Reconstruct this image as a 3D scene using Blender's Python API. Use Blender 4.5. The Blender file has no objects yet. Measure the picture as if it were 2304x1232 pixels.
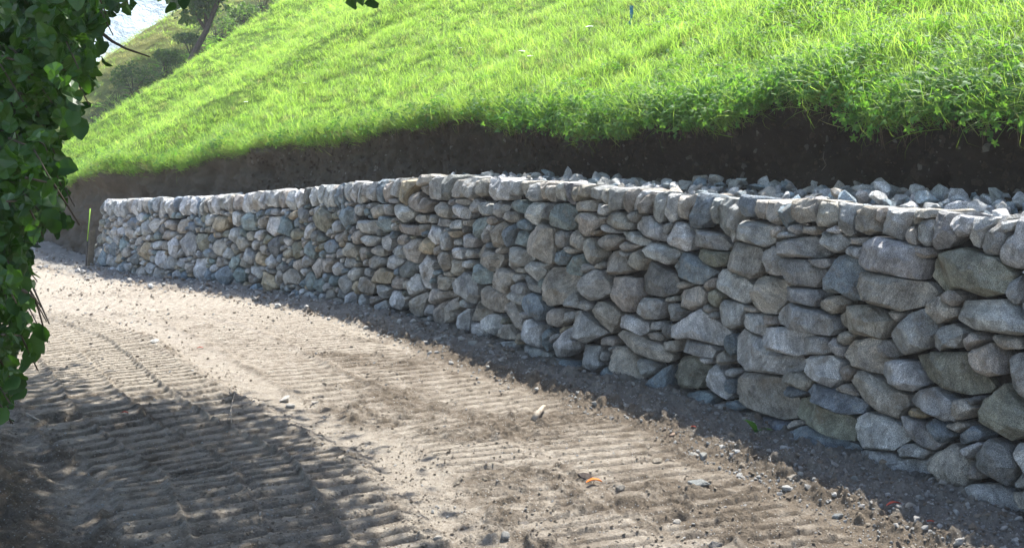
import bpy, math, random
import numpy as np
from mathutils import Vector, Matrix, Euler

# ------------------------------------------------------------------ camera, light, exposure
scene = bpy.context.scene
COL = scene.collection
F, CX, HY, ZC = 2370.0, 1152.0, 350.0, 1.75          # focal length, centre column, horizon row (px of the 2304 frame), eye height
cam_d = bpy.data.cameras.new('camera')
cam_d.lens = F / 2304 * 36
cam_d.sensor_width = 36
cam_d.shift_y = -(616 - HY) / 2304
cam_d.clip_end = 2000
cam_d.clip_start = 0.05
cam = bpy.data.objects.new('camera', cam_d)
cam.location = (0, 0, ZC)
cam.rotation_euler = (math.radians(90), 0, 0)
COL.objects.link(cam)
scene.camera = cam

SUN = Vector((0.34, 0.50, 1.12)).normalized()        # direction towards the sun
world = bpy.data.worlds.new('World')
scene.world = world
world.use_nodes = True
nt = world.node_tree
sky = nt.nodes.new('ShaderNodeTexSky')
sky.sky_type = 'NISHITA'
sky.sun_disc = False
sky.sun_elevation = math.asin(SUN.z)
sky.sun_rotation = math.atan2(SUN.x, SUN.y)
sky.air_density = 1.0
sky.dust_density = 1.2
nt.links.new(sky.outputs[0], nt.nodes['Background'].inputs[0])
nt.nodes['Background'].inputs[1].default_value = 0.14
sun_d = bpy.data.lights.new('sun', 'SUN')
sun_d.energy = 4.7
sun_d.angle = math.radians(0.6)
sun_d.color = (1.0, 0.965, 0.90)
sun = bpy.data.objects.new('sun', sun_d)
sun.rotation_euler = SUN.to_track_quat('Z', 'Y').to_euler()
sun.location = (5, 8, 20)
COL.objects.link(sun)
scene.view_settings.view_transform = 'Standard'
scene.view_settings.look = 'None'
scene.view_settings.exposure = 1.6
scene.view_settings.gamma = 1
scene.view_settings.use_curve_mapping = False
scene.cycles.max_bounces = 6
scene.cycles.transparent_max_bounces = 6
scene.cycles.volume_bounces = 0

rng = np.random.default_rng(7)
random.seed(7)

# ------------------------------------------------------------------ helpers
def _hash(ix, iy, iz, seed):
    h = (ix.astype(np.int64) * 374761393 + iy.astype(np.int64) * 668265263 + iz.astype(np.int64) * 2147483647 + seed * 974711) & 0xFFFFFFFF
    h = ((h ^ (h >> 13)) * 1274126177) & 0xFFFFFFFF
    h = ((h ^ (h >> 16)) * 2246822519) & 0xFFFFFFFF
    h = h ^ (h >> 15)
    return (h & 0xFFFFFF) / float(0xFFFFFF)

def vnoise2(x, y, seed=0):
    x = np.asarray(x, float); y = np.asarray(y, float)
    ix = np.floor(x); iy = np.floor(y); fx = x - ix; fy = y - iy
    fx = fx * fx * (3 - 2 * fx); fy = fy * fy * (3 - 2 * fy)
    z = np.zeros_like(ix)
    a = _hash(ix, iy, z, seed); b = _hash(ix + 1, iy, z, seed); c = _hash(ix, iy + 1, z, seed); d = _hash(ix + 1, iy + 1, z, seed)
    return (a * (1 - fx) + b * fx) * (1 - fy) + (c * (1 - fx) + d * fx) * fy

def fbm2(x, y, f=1.0, octv=4, seed=0, gain=0.5):
    t = 0; a = 1; n = 0
    for k in range(octv):
        t = t + a * (vnoise2(x * f + 17.3 * k, y * f - 9.1 * k, seed + k) - 0.5); n += a; a *= gain; f *= 2.03
    return t / n * 2          # about -1..1

def vnoise3(p, seed=0):
    i = np.floor(p); f = p - i; f = f * f * (3 - 2 * f)
    r = 0
    for dx in (0, 1):
        for dy in (0, 1):
            for dz in (0, 1):
                w = (f[:, 0] if dx else 1 - f[:, 0]) * (f[:, 1] if dy else 1 - f[:, 1]) * (f[:, 2] if dz else 1 - f[:, 2])
                r = r + w * _hash(i[:, 0] + dx, i[:, 1] + dy, i[:, 2] + dz, seed)
    return r - 0.5

def fbm3(p, f, octv=3, seed=0):
    t = 0; a = 1; n = 0
    for k in range(octv):
        t = t + a * vnoise3(p * f + 5.7 * k, seed + k); n += a; a *= 0.5; f *= 2.1
    return t / n * 2

def smooth(a, b, x):
    t = np.clip((np.asarray(x, float) - a) / (b - a), 0, 1)
    return t * t * (3 - 2 * t)

def tag(o, label=None, cat=None, group=None, kind=None):
    if label: o['label'] = label
    if cat: o['category'] = cat
    if group: o['group'] = group
    if kind: o['kind'] = kind
    return o

def mesh(name, V, Fc, mat=None, tint=None, sm=True, grain=None):
    me = bpy.data.meshes.new(name)
    V = np.asarray(V, np.float32)
    if isinstance(Fc, np.ndarray):
        n, k = Fc.shape
        me.vertices.add(len(V)); me.vertices.foreach_set('co', V.ravel())
        me.loops.add(n * k); me.loops.foreach_set('vertex_index', Fc.ravel().astype(np.int32))
        me.polygons.add(n); me.polygons.foreach_set('loop_start', np.arange(0, n * k, k, dtype=np.int32))
        me.update(calc_edges=True)
    else:
        me.from_pydata(V.tolist(), [], Fc)
    me.polygons.foreach_set('use_smooth', [bool(sm)] * len(me.polygons))
    if tint is not None:
        a = me.color_attributes.new('tint', 'FLOAT_COLOR', 'POINT')
        t = np.ones((len(V), 4), np.float32)
        t[:, :3] = tint
        a.data.foreach_set('color', t.ravel())
    if grain is not None:
        a = me.attributes.new('grain', 'FLOAT_VECTOR', 'POINT'); a.data.foreach_set('vector', np.asarray(grain, np.float32).ravel())
    if mat: me.materials.append(mat)
    me.update()
    return me

def obj(name, me, parent=None, loc=(0, 0, 0), rot=None):
    o = bpy.data.objects.new(name, me)
    o.location = loc
    if rot is not None: o.rotation_euler = rot
    if parent: o.parent = parent
    COL.objects.link(o)
    return o

def empty(name, loc=(0, 0, 0), rz=0):
    o = bpy.data.objects.new(name, None); o.location = loc; o.rotation_euler = (0, 0, rz); o.empty_display_size = 0.2
    COL.objects.link(o)
    return o

def grid_faces(nu, nv, wrap=False):
    """quads of an nu x nv vertex grid, index = i*nv + j"""
    i = np.arange(nu if wrap else nu - 1)[:, None]; j = np.arange(nv - 1)[None, :]
    i2 = (i + 1) % nu
    return np.stack([i * nv + j + 0 * i2, i2 * nv + j, i2 * nv + j + 1, i * nv + j + 1 + 0 * i2], -1).reshape(-1, 4)

def tube(pts, radii, k=6):
    pts = [Vector(p) for p in pts]; V = []; Fc = []
    for i, p in enumerate(pts):
        d = (pts[min(i + 1, len(pts) - 1)] - pts[max(i - 1, 0)]).normalized()
        a = d.orthogonal().normalized() if i == 0 else (a - d * a.dot(d)).normalized()
        b = d.cross(a)
        for j in range(k):
            t = 2 * math.pi * j / k
            V.append(p + (a * math.cos(t) + b * math.sin(t)) * radii[i])
    for i in range(len(pts) - 1):
        for j in range(k):
            Fc.append([i * k + j, i * k + (j + 1) % k, (i + 1) * k + (j + 1) % k, (i + 1) * k + j])
    Fc.append(list(range(k))[::-1]); Fc.append([(len(pts) - 1) * k + j for j in range(k)])
    return [tuple(v) for v in V], Fc

def join(parts):
    V = []; Fc = []
    for v, f in parts:
        n = len(V); V.extend(v); Fc.extend([[i + n for i in q] for q in f])
    return V, Fc

# ------------------------------------------------------------------ materials
class NT:
    def __init__(s, name):
        s.m = bpy.data.materials.new(name); s.m.use_nodes = True
        s.t = s.m.node_tree; s.b = s.t.nodes['Principled BSDF']; s.out = s.t.nodes['Material Output']
    def n(s, typ, **kw):
        nd = s.t.nodes.new(typ)
        for k, v in kw.items(): setattr(nd, k, v)
        return nd
    def l(s, a, b): s.t.links.new(a, b)
    def noise(s, scale, detail=4, rough=0.55, coord=None, dist=0.0):
        nd = s.n('ShaderNodeTexNoise'); nd.inputs['Scale'].default_value = scale; nd.inputs['Detail'].default_value = detail
        nd.inputs['Roughness'].default_value = rough; nd.inputs['Distortion'].default_value = dist
        if coord is not None: s.l(coord, nd.inputs['Vector'])
        return nd.outputs['Fac']
    def ramp(s, fac, stops):
        nd = s.n('ShaderNodeValToRGB'); e = nd.color_ramp.elements
        while len(e) < len(stops): e.new(0.5)
        for el, (p, c) in zip(e, stops):
            el.position = p; el.color = (c, c, c, 1) if not hasattr(c, '__len__') else (*c, 1)
        s.l(fac, nd.inputs[0]); return nd.outputs['Color']
    def mix(s, fac, a, b, mode='MIX'):
        nd = s.n('ShaderNodeMix', data_type='RGBA', blend_type=mode)
        for sock, v in ((0, fac), (6, a), (7, b)):
            if isinstance(v, (int, float)): nd.inputs[sock].default_value = v
            elif isinstance(v, tuple): nd.inputs[sock].default_value = (*v, 1)
            else: s.l(v, nd.inputs[sock])
        return nd.outputs[2]
    def math(s, op, a, b=0.0):
        nd = s.n('ShaderNodeMath', operation=op)
        for k, v in enumerate((a, b)):
            if isinstance(v, (int, float)): nd.inputs[k].default_value = v
            else: s.l(v, nd.inputs[k])
        return nd.outputs[0]
    def bump(s, h, dist, strength=1.0, prev=None):
        nd = s.n('ShaderNodeBump'); nd.inputs['Distance'].default_value = dist; nd.inputs['Strength'].default_value = strength
        s.l(h, nd.inputs['Height'])
        if prev is not None: s.l(prev, nd.inputs['Normal'])
        return nd.outputs[0]
    def pos(s): return s.n('ShaderNodeNewGeometry').outputs['Position']
    def objc(s): return s.n('ShaderNodeTexCoord').outputs['Object']
    def attr_v(s, name):
        nd = s.n('ShaderNodeAttribute'); nd.attribute_name = name; return nd.outputs['Vector']
    def attr(s, name):
        nd = s.n('ShaderNodeAttribute'); nd.attribute_name = name; return nd.outputs['Color']
    def fin(s, col, rough=0.9, bump=None, spec=0.2):
        if isinstance(col, tuple): s.b.inputs['Base Color'].default_value = (*col, 1)
        else: s.l(col, s.b.inputs['Base Color'])
        s.b.inputs['Roughness'].default_value = rough
        s.b.inputs['Specular IOR Level'].default_value = spec
        if bump is not None: s.l(bump, s.b.inputs['Normal'])
        return s.m

def stone_material(name):
    t = NT(name); P = t.attr_v('grain'); c = t.attr('tint')
    big = t.ramp(t.noise(9, 4, 0.6, P), [(0.32, 0.58), (0.66, 1.3)])
    c = t.mix(1.0, c, big, 'MULTIPLY')
    # foliation: stretched noise
    mp = t.n('ShaderNodeMapping'); mp.inputs['Scale'].default_value = (10, 14, 55); mp.inputs['Rotation'].default_value = (0.5, 0.35, 0.2)
    t.l(P, mp.inputs['Vector'])
    st = t.noise(1.0, 5, 0.65, mp.outputs[0], 0.4)
    c = t.mix(0.75, c, t.ramp(st, [(0.30, 0.6), (0.5, 1.0), (0.68, 1.4)]), 'MULTIPLY')
    sp = t.noise(230, 3, 0.7, P)
    c = t.mix(0.95, c, t.ramp(sp, [(0.36, 0.45), (0.5, 1.0), (0.64, 1.85)]), 'MULTIPLY')
    stain = t.ramp(t.noise(5.5, 5, 0.65, P), [(0.56, 0.0), (0.70, 0.55)])
    c = t.mix(stain, c, (0.23, 0.165, 0.095))
    lich = t.ramp(t.noise(22, 4, 0.7, P), [(0.56, 0.0), (0.66, 0.45)])
    c = t.mix(lich, c, (0.48, 0.485, 0.46))
    b = t.bump(t.noise(24, 7, 0.75, P), 0.035, 1.0)
    b = t.bump(st, 0.016, 1.0, b)
    b = t.bump(sp, 0.006, 0.9, b)
    return t.fin(c, 0.85, b, 0.25)

M_STONE = stone_material('gneiss_stone')

def soil_ground_material():
    t = NT('packed_dirt'); P = t.pos(); w = t.attr('tint')     # tint.r = moisture, loose soil and painted wall shade mask
    sep = t.n('ShaderNodeSeparateColor'); t.l(w, sep.inputs[0])
    dry = t.mix(t.noise(1.3, 5, 0.6, P), (0.37, 0.322, 0.262), (0.46, 0.412, 0.345))
    dry = t.mix(t.ramp(t.noise(14, 5, 0.7, P), [(0.35, 0.0), (0.65, 1.0)]), dry, (0.30, 0.26, 0.21))
    wet_shade = t.mix(t.noise(9, 5, 0.7, P), (0.11, 0.088, 0.066), (0.23, 0.19, 0.145))
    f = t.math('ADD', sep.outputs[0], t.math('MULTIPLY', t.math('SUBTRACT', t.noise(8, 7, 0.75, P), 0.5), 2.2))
    c = t.mix(t.ramp(f, [(0.25, 0.0), (0.75, 1.0)]), dry, wet_shade)
    grey = t.ramp(t.math('ADD', sep.outputs[1], t.math('MULTIPLY', t.math('SUBTRACT', t.noise(11, 5, 0.7, P), 0.5), 1.2)), [(0.35, 0.0), (0.8, 0.85)])
    c = t.mix(grey, c, (0.27, 0.255, 0.23))
    # grit: small pale and dark chips
    vo = t.n('ShaderNodeTexVoronoi'); vo.inputs['Scale'].default_value = 75; t.l(P, vo.inputs['Vector'])
    chip = t.ramp(vo.outputs['Distance'], [(0.18, 1.0), (0.34, 0.0)])
    sepc = t.n('ShaderNodeSeparateColor'); t.l(vo.outputs['Color'], sepc.inputs[0])
    pale = t.math('MULTIPLY', chip, t.ramp(sepc.outputs[0], [(0.72, 0.0), (0.76, 0.8)]))
    dark = t.math('MULTIPLY', chip, t.ramp(sepc.outputs[1], [(0.72, 0.0), (0.76, 0.7)]))
    c = t.mix(pale, c, (0.46, 0.45, 0.42)); c = t.mix(dark, c, (0.10, 0.085, 0.07))
    b = t.bump(t.noise(22, 8, 0.8, P), 0.045, 1.0)
    b = t.bump(chip, 0.004, 0.8, b)
    b = t.bump(t.noise(160, 3, 0.7, P), 0.004, 0.9, b)
    return t.fin(c, 0.95, b, 0.1)
M_DIRT = soil_ground_material()

def bank_material():
    t = NT('dark_topsoil'); P = t.pos()
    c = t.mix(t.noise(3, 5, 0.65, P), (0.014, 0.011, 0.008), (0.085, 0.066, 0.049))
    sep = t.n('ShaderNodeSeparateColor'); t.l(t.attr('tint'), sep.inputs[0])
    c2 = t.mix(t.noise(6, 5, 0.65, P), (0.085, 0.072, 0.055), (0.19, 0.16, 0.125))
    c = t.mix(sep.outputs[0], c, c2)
    vo = t.n('ShaderNodeTexVoronoi'); vo.inputs['Scale'].default_value = 34; t.l(P, vo.inputs['Vector'])
    sepc = t.n('ShaderNodeSeparateColor'); t.l(vo.outputs['Color'], sepc.inputs[0])
    pale = t.math('MULTIPLY', t.ramp(vo.outputs['Distance'], [(0.14, 1.0), (0.24, 0.0)]), t.ramp(sepc.outputs[0], [(0.90, 0.0), (0.93, 0.45)]))
    c = t.mix(pale, c, (0.22, 0.20, 0.17))
    b = t.bump(t.noise(18, 7, 0.75, P), 0.05, 1.0)
    b = t.bump(t.noise(90, 3, 0.7, P), 0.008, 0.9, b)
    return t.fin(c, 0.95, b, 0.1)
M_BANK = bank_material()

def hill_material():
    t = NT('turf_soil'); P = t.pos()
    c = t.mix(t.noise(2.2, 6, 0.65, P), (0.08, 0.14, 0.025), (0.14, 0.22, 0.05))
    sep = t.n('ShaderNodeSeparateColor'); t.l(t.attr('tint'), sep.inputs[0])
    c = t.mix(sep.outputs[0], c, t.mix(t.noise(1.2, 6, 0.7, P), (0.12, 0.14, 0.04), (0.24, 0.24, 0.09)))
    c = t.mix(sep.outputs[1], c, t.mix(t.noise(1.6, 6, 0.7, P), (0.045, 0.065, 0.025), (0.12, 0.11, 0.06)))
    b = t.bump(t.noise(9, 7, 0.8, P), 0.15, 1.0)
    return t.fin(c, 1.0, b, 0.05)
M_HILL = hill_material()

def leaf_material(name, c1, c2, tr, trmix=0.5, rough=0.45, per='random', spec=0.35, tipc=None):
    t = NT(name)
    inf = t.n('ShaderNodeObjectInfo')
    r = inf.outputs['Random'] if per == 'random' else t.attr('tint')
    c = t.mix(r, c1, c2)
    P = t.pos()
    c = t.mix(0.55, c, t.ramp(t.noise(1.1, 4, 0.6, P), [(0.3, 0.70), (0.7, 1.28)]), 'MULTIPLY')
    if tipc: c = t.mix(t.ramp(t.noise(3.1, 3, 0.6, P), [(0.55, 0.0), (0.75, 0.6)]), c, tipc)
    t.fin(c, rough, None, spec)
    tl = t.n('ShaderNodeBsdfTranslucent')
    t.l(t.mix(1.0, c, tr, 'MULTIPLY'), tl.inputs['Color'])
    mx = t.n('ShaderNodeMixShader'); mx.inputs[0].default_value = trmix
    t.l(t.b.outputs[0], mx.inputs[1]); t.l(tl.outputs[0], mx.inputs[2]); t.l(mx.outputs[0], t.out.inputs['Surface'])
    return t.m
M_GRASS = leaf_material('grass_blade', (0.10, 0.195, 0.035), (0.20, 0.30, 0.075), (2.45, 2.4, 1.3), 0.58, 0.5, tipc=(0.25, 0.31, 0.11))
M_DRYGRASS = leaf_material('dry_grass_blade', (0.16, 0.19, 0.06), (0.32, 0.31, 0.13), (1.6, 1.6, 1.1), 0.45, 0.6)
M_WEED = leaf_material('weed_leaf', (0.05, 0.14, 0.03), (0.11, 0.22, 0.045), (2.5, 2.5, 1.0), 0.45, 0.6, spec=0.25)
M_HAZEL = leaf_material('hazel_leaf', (0.018, 0.05, 0.012), (0.042, 0.10, 0.018), (2.7, 2.8, 0.8), 0.30, 0.5, spec=0.25)
M_FARLEAF = leaf_material('distant_leaf', (0.04, 0.085, 0.02), (0.09, 0.15, 0.035), (2.0, 2.2, 1.0), 0.4, 0.5)
def plain(name, c, rough=0.8, bs=60, bd=0.003, var=0.35, spec=0.25):
    t = NT(name); P = t.objc()
    col = t.mix(1.0, c, t.ramp(t.noise(bs * 0.4, 5, 0.65, P), [(0.3, 1 - var), (0.7, 1 + var)]), 'MULTIPLY')
    return t.fin(col, rough, t.bump(t.noise(bs, 5, 0.7, P), bd, 0.9), spec)
M_BARK = plain('dark_bark', (0.075, 0.06, 0.045), 0.9, 40, 0.006)
M_TWIG = plain('bleached_wood', (0.33, 0.28, 0.22), 0.85, 90, 0.002)
M_ROOT = plain('root_fibre', (0.20, 0.15, 0.10), 0.9, 90, 0.001)
# ------------------------------------------------------------------ the wall line and the land
def dense(pts, step=0.02, sig=0.45):
    pts = np.array(pts, float)
    L = np.r_[0, np.cumsum(np.hypot(*np.diff(pts[:, :2], axis=0).T))]
    s = np.arange(0, L[-1], step)
    out = np.stack([np.interp(s, L, pts[:, k]) for k in range(pts.shape[1])], 1)
    n = int(3 * sig / step); k = np.exp(-0.5 * (np.arange(-n, n + 1) * step / sig) ** 2); k /= k.sum()
    pad = np.concatenate([2 * out[0] - out[n:0:-1], out, 2 * out[-1] - out[-2:-n - 2:-1]])
    return np.stack([np.convolve(pad[:, j], k, 'valid') for j in range(out.shape[1])], 1)

#        X      Y     top height
WALL = [(4.05, -1.0, 1.45), (3.8, 0.5, 1.45), (3.45, 2.0, 1.45), (3.05, 3.3, 1.45)]
for x, yt, yb in ((2290, 500, 1190), (2000, 475, 1072), (1860, 463, 1028), (1700, 453, 965), (1600, 445, 918), (1400, 430, 868), (1204, 414, 817),
                  (1100, 404, 775), (1000, 396, 743), (900, 399, 714), (804, 408, 697), (700, 423, 676), (600, 433, 660), (500, 440, 647),
                  (400, 446, 634), (300, 449, 622), (215, 452, 606)):
    d = ZC * F / (yb - HY)
    WALL.append(((x - CX) * d / F, d, (yb - yt) * d / F))
END = WALL[-1]
WALL += [(-8.0, 18.3, 1.0), (-9.9, 21.2, 1.0), (-12.5, 25.0, 1.0), (-16, 30, 1.0), (-22, 38, 1.0)]
W = dense(WALL)
Wxy = W[:, :2]; WH = W[:, 2]
Wt = np.gradient(Wxy, axis=0); Wt /= np.linalg.norm(Wt, axis=1)[:, None]
Wn = np.stack([Wt[:, 1], -Wt[:, 0]], 1)           # towards the hill
Ws = np.r_[0, np.cumsum(np.linalg.norm(np.diff(Wxy, axis=0), axis=1))]
S_END = Ws[np.argmin(np.linalg.norm(Wxy - np.array(END[:2]), axis=1))]
BATTER = 0.06

def coords(P, C=Wxy, T=Wt, N=Wn, S=Ws, stride=12):
    """arc position and signed offset (positive = hill side) of plan points"""
    P = np.asarray(P, float).reshape(-1, 2)
    c = C[::stride]; idx = np.empty(len(P), int)
    for a in range(0, len(P), 40000):
        q = P[a:a + 40000]
        idx[a:a + 40000] = np.argmin((q[:, :1] - c[None, :, 0]) ** 2 + (q[:, 1:] - c[None, :, 1]) ** 2, axis=1) * stride
    d = P - C[idx]
    ds = np.einsum('ij,ij->i', d, T[idx])
    i2 = np.clip(idx + (ds / (S[1] - S[0])).astype(int), 0, len(C) - 1)
    d = P - C[i2]
    return S[i2] + np.einsum('ij,ij->i', d, T[i2]), np.einsum('ij,ij->i', d, N[i2])

def at(s): return np.stack([np.interp(s, Ws, Wxy[:, 0]), np.interp(s, Ws, Wxy[:, 1])], -1)
def nat(s):
    n = np.stack([np.interp(s, Ws, Wn[:, 0]), np.interp(s, Ws, Wn[:, 1])], -1)
    return n / np.linalg.norm(n, axis=-1, keepdims=True)
def hat(s): return np.interp(s, Ws, WH)
def face(s, v):
    """point of the wall's front face"""
    p = at(s) + nat(s) * (BATTER * np.asarray(v))[..., None]
    return np.concatenate([p, np.asarray(v, float)[..., None]], -1)
def proj(p): return np.stack([CX + F * p[..., 0] / p[..., 1], HY + F * (ZC - p[..., 2]) / p[..., 1]], -1)
_gs, _gv = np.meshgrid(np.arange(3.5, S_END + 1.5, 0.05), np.arange(-0.4, 1.8, 0.05), indexing='ij')
_gp = proj(face(_gs.ravel(), _gv.ravel()))
def unproj_wall(px):
    px = np.asarray(px, float)
    out = []
    for q in px.reshape(-1, 2):
        k = np.argmin(((_gp - q) ** 2).sum(1)); s, v = _gs.ravel()[k], _gv.ravel()[k]
        for _ in range(4):
            a = proj(face(np.array([s, s + .01, s]), np.array([v, v, v + .01])))
            J = np.stack([(a[1] - a[0]) / .01, (a[2] - a[0]) / .01], 1)
            ds, dv = np.linalg.solve(J, q - a[0]); s += np.clip(ds, -.1, .1); v += np.clip(dv, -.1, .1)
        out.append((s, v))
    return np.array(out)
def gpx(x, y, z=0.0):
    """ground point seen at a pixel"""
    d = (ZC - z) * F / (y - HY); return (x - CX) * d / F, d

# strip behind the wall and the cut bank
def strip_w(s): return np.interp(s, [0, 6, 9, 12, 16, S_END, S_END + 1.2, 40], [1.25, 1.25, 1.2, 1.05, 1.0, 1.0, 0.5, 0.3])
def bank_top(s):
    base = np.interp(s, BS, BZ)
    return base + 0.07 * fbm2(s, 0 * s, 1.1, 4, 3) + 0.03 * fbm2(s, 0 * s + 4, 5, 2, 9)
_bx = [(2304, 228), (2200, 225), (2100, 238), (1990, 262), (1900, 205), (1780, 205), (1640, 262), (1500, 278), (1350, 288), (1200, 275),
       (1080, 262), (1000, 262), (900, 290), (800, 300), (700, 320), (600, 335), (500, 350), (400, 375), (300, 385), (235, 385)]
BS = []; BZ = []
_off = at(Ws) + nat(Ws) * (strip_w(Ws) + 0.02)[:, None]
for x, y in _bx:
    y -= 20 if x < 1950 else 10
    k = np.argmin(np.abs(CX + F * _off[:, 0] / np.maximum(_off[:, 1], 0.5) - x) + 1000 * (_off[:, 1] < 2))
    BS.append(Ws[k]); BZ.append(ZC + (HY - y) * _off[k, 1] / F)
BS = [0.0] + BS + [S_END + 4, 60]; BZ = [BZ[0]] + BZ + [1.35, 1.3]
_o = np.argsort(BS); BS = np.array(BS)[_o]; BZ = np.array(BZ)[_o]

R0 = np.array([-8.7, 21.0]); RM = np.array([-0.891, 0.454])
def hill_z(x, y):
    sh = np.shape(x); P = np.stack([np.ravel(x), np.ravel(y)], 1)
    s, u = coords(P)
    w = strip_w(s) + 0.02; q = np.maximum(u - w, 0)
    a = (P - R0) @ RM + 0.5 * fbm2(P[:, 0], P[:, 1], 0.3, 2, 5)
    kq = smooth(-5, 2, a); q = q * (1 - kq) + np.maximum(0, P @ np.array([0.68, 0.73]) - 8.6) * kq
    z = np.interp(s, BS, BZ)
    fade = np.exp(-q / 1.5)
    zb = 2.05 * (1 - smooth(12, S_END, s)) + 1.5 * smooth(12, S_END, s)
    z = z * fade + zb * (1 - fade)
    z = z + 0.60 * q - 0.0 * q * q
    z = z + 0.10 * fbm2(P[:, 0], P[:, 1], 0.55, 3, 21) * smooth(0, 1.0, q) + 0.05 * fbm2(P[:, 0], P[:, 1], 2.2, 3, 22)
    z = z - 2.8 * smooth(0, 5.0, a) + 1.25 * smooth(6.5, 13, a) - 0.0 * a - 16 * smooth(13, 40, a) - 0.28 * np.maximum(a - 12.5, 0)
    return z.reshape(sh)

def ray_hill(px, py, d0=7.0, d1=90.0):
    d = np.linspace(d0, d1, 1600)
    x = (px - CX) / F * d; z = ZC + (HY - py) / F * d
    hz = hill_z(x, d)
    s, u = coords(np.stack([x, d], 1))
    k = np.nonzero((hz > z) & (u > strip_w(s)))[0]
    if not len(k): return None
    k = k[0]; return np.array([x[k], d[k], hz[k]])

# --- hill sheet
ua = np.r_[np.linspace(0, 1, 14) ** 1.2 * 0.8, np.linspace(0.95, 16, 120), np.geomspace(16.3, 48, 50)]
sa = np.r_[np.arange(0, 12, 0.09), np.arange(12, 24, 0.12), np.arange(24, 52, 0.4)]
SS, UU = np.meshgrid(sa, ua, indexing='ij')
ws = strip_w(SS.ravel())
edge_w = 0.09 * fbm2(SS.ravel(), 0 * SS.ravel(), 1.3, 3, 33)
P2 = at(np.minimum(SS.ravel(), Ws[-1])) + nat(SS.ravel()) * (ws + 0.02 + UU.ravel() + edge_w * np.exp(-UU.ravel() * 2))[:, None]
over = SS.ravel() > Ws[-1]
HZ = hill_z(P2[:, 0], P2[:, 1])
tt = np.zeros((len(P2), 3)); aa = (P2 - R0) @ RM
tt[:, 0] = smooth(9.0, 11.5, aa); tt[:, 1] = smooth(0.5, 2.5, aa) * (1 - smooth(8.5, 11.0, aa))
hill = obj('grassy_hill', mesh('grassy_hill', np.c_[P2, HZ], grid_faces(len(sa), len(ua)), M_HILL, tt))
tag(hill, kind='structure')

# --- pale wooded mountainside far beyond
ma = np.radians(np.linspace(-75, -2, 120)); mr = np.linspace(0, 1, 24)
MA, MR = np.meshgrid(ma, mr, indexing='ij')
rd = 100 + 30 * MR.ravel(); mzz = -2 + 34 * MR.ravel() ** 0.9 * (0.8 + 0.2 * fbm2(MA.ravel() * 3, MR.ravel() * 2, 1.5, 4, 77)) + 2.0 * fbm2(MA.ravel() * 14, MR.ravel() * 6, 2, 4, 78)
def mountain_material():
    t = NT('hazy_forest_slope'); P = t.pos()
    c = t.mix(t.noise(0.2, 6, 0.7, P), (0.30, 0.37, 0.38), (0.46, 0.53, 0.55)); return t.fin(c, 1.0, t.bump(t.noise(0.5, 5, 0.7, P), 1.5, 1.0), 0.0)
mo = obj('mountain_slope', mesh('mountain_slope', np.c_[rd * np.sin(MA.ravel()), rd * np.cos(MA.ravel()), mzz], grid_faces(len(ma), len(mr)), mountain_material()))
tag(mo, kind='structure')

# --- cut bank below the turf: a rough, slightly undercut face
sb = np.r_[np.arange(0, 18, 0.02), np.arange(18, 36, 0.06)]; vb = np.linspace(0, 1, 46)
SB, VB = np.meshgrid(sb, vb, indexing='ij'); SB = SB.ravel(); VB = VB.ravel()
ew = 0.09 * fbm2(SB, 0 * SB, 1.3, 3, 33)
Ptop = at(SB) + nat(SB) * (strip_w(SB) + 0.02 + ew)[:, None]
ztop = hill_z(Ptop[:, 0], Ptop[:, 1])
zbot = np.where(SB < S_END + 0.5, np.minimum(hat(SB) - 0.25, 1.2), 0) * (1 - smooth(S_END, S_END + 1, SB)) - 0.1
zz = zbot + (ztop - zbot) * VB
rough = 0.16 * fbm2(SB * 1.0, zz * 1.6, 1.7, 4, 41) + 0.15 * fbm2(SB, zz * 0.9, 5, 4, 43) + 0.05 * fbm2(SB, zz, 17, 3, 47)
under = 0.13 * np.sin(np.pi * np.clip(VB, 0, 1)) - 0.10 * (1 - VB) 
offb = strip_w(SB) + 0.02 + ew * VB + (under + rough) * np.minimum(1, (1 - VB) * 9)
PB = at(SB) + nat(SB) * offb[:, None]
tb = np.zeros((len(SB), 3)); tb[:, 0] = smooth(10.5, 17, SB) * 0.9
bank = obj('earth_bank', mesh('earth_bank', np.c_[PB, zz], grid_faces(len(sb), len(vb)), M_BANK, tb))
tag(bank, kind='structure')

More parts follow.
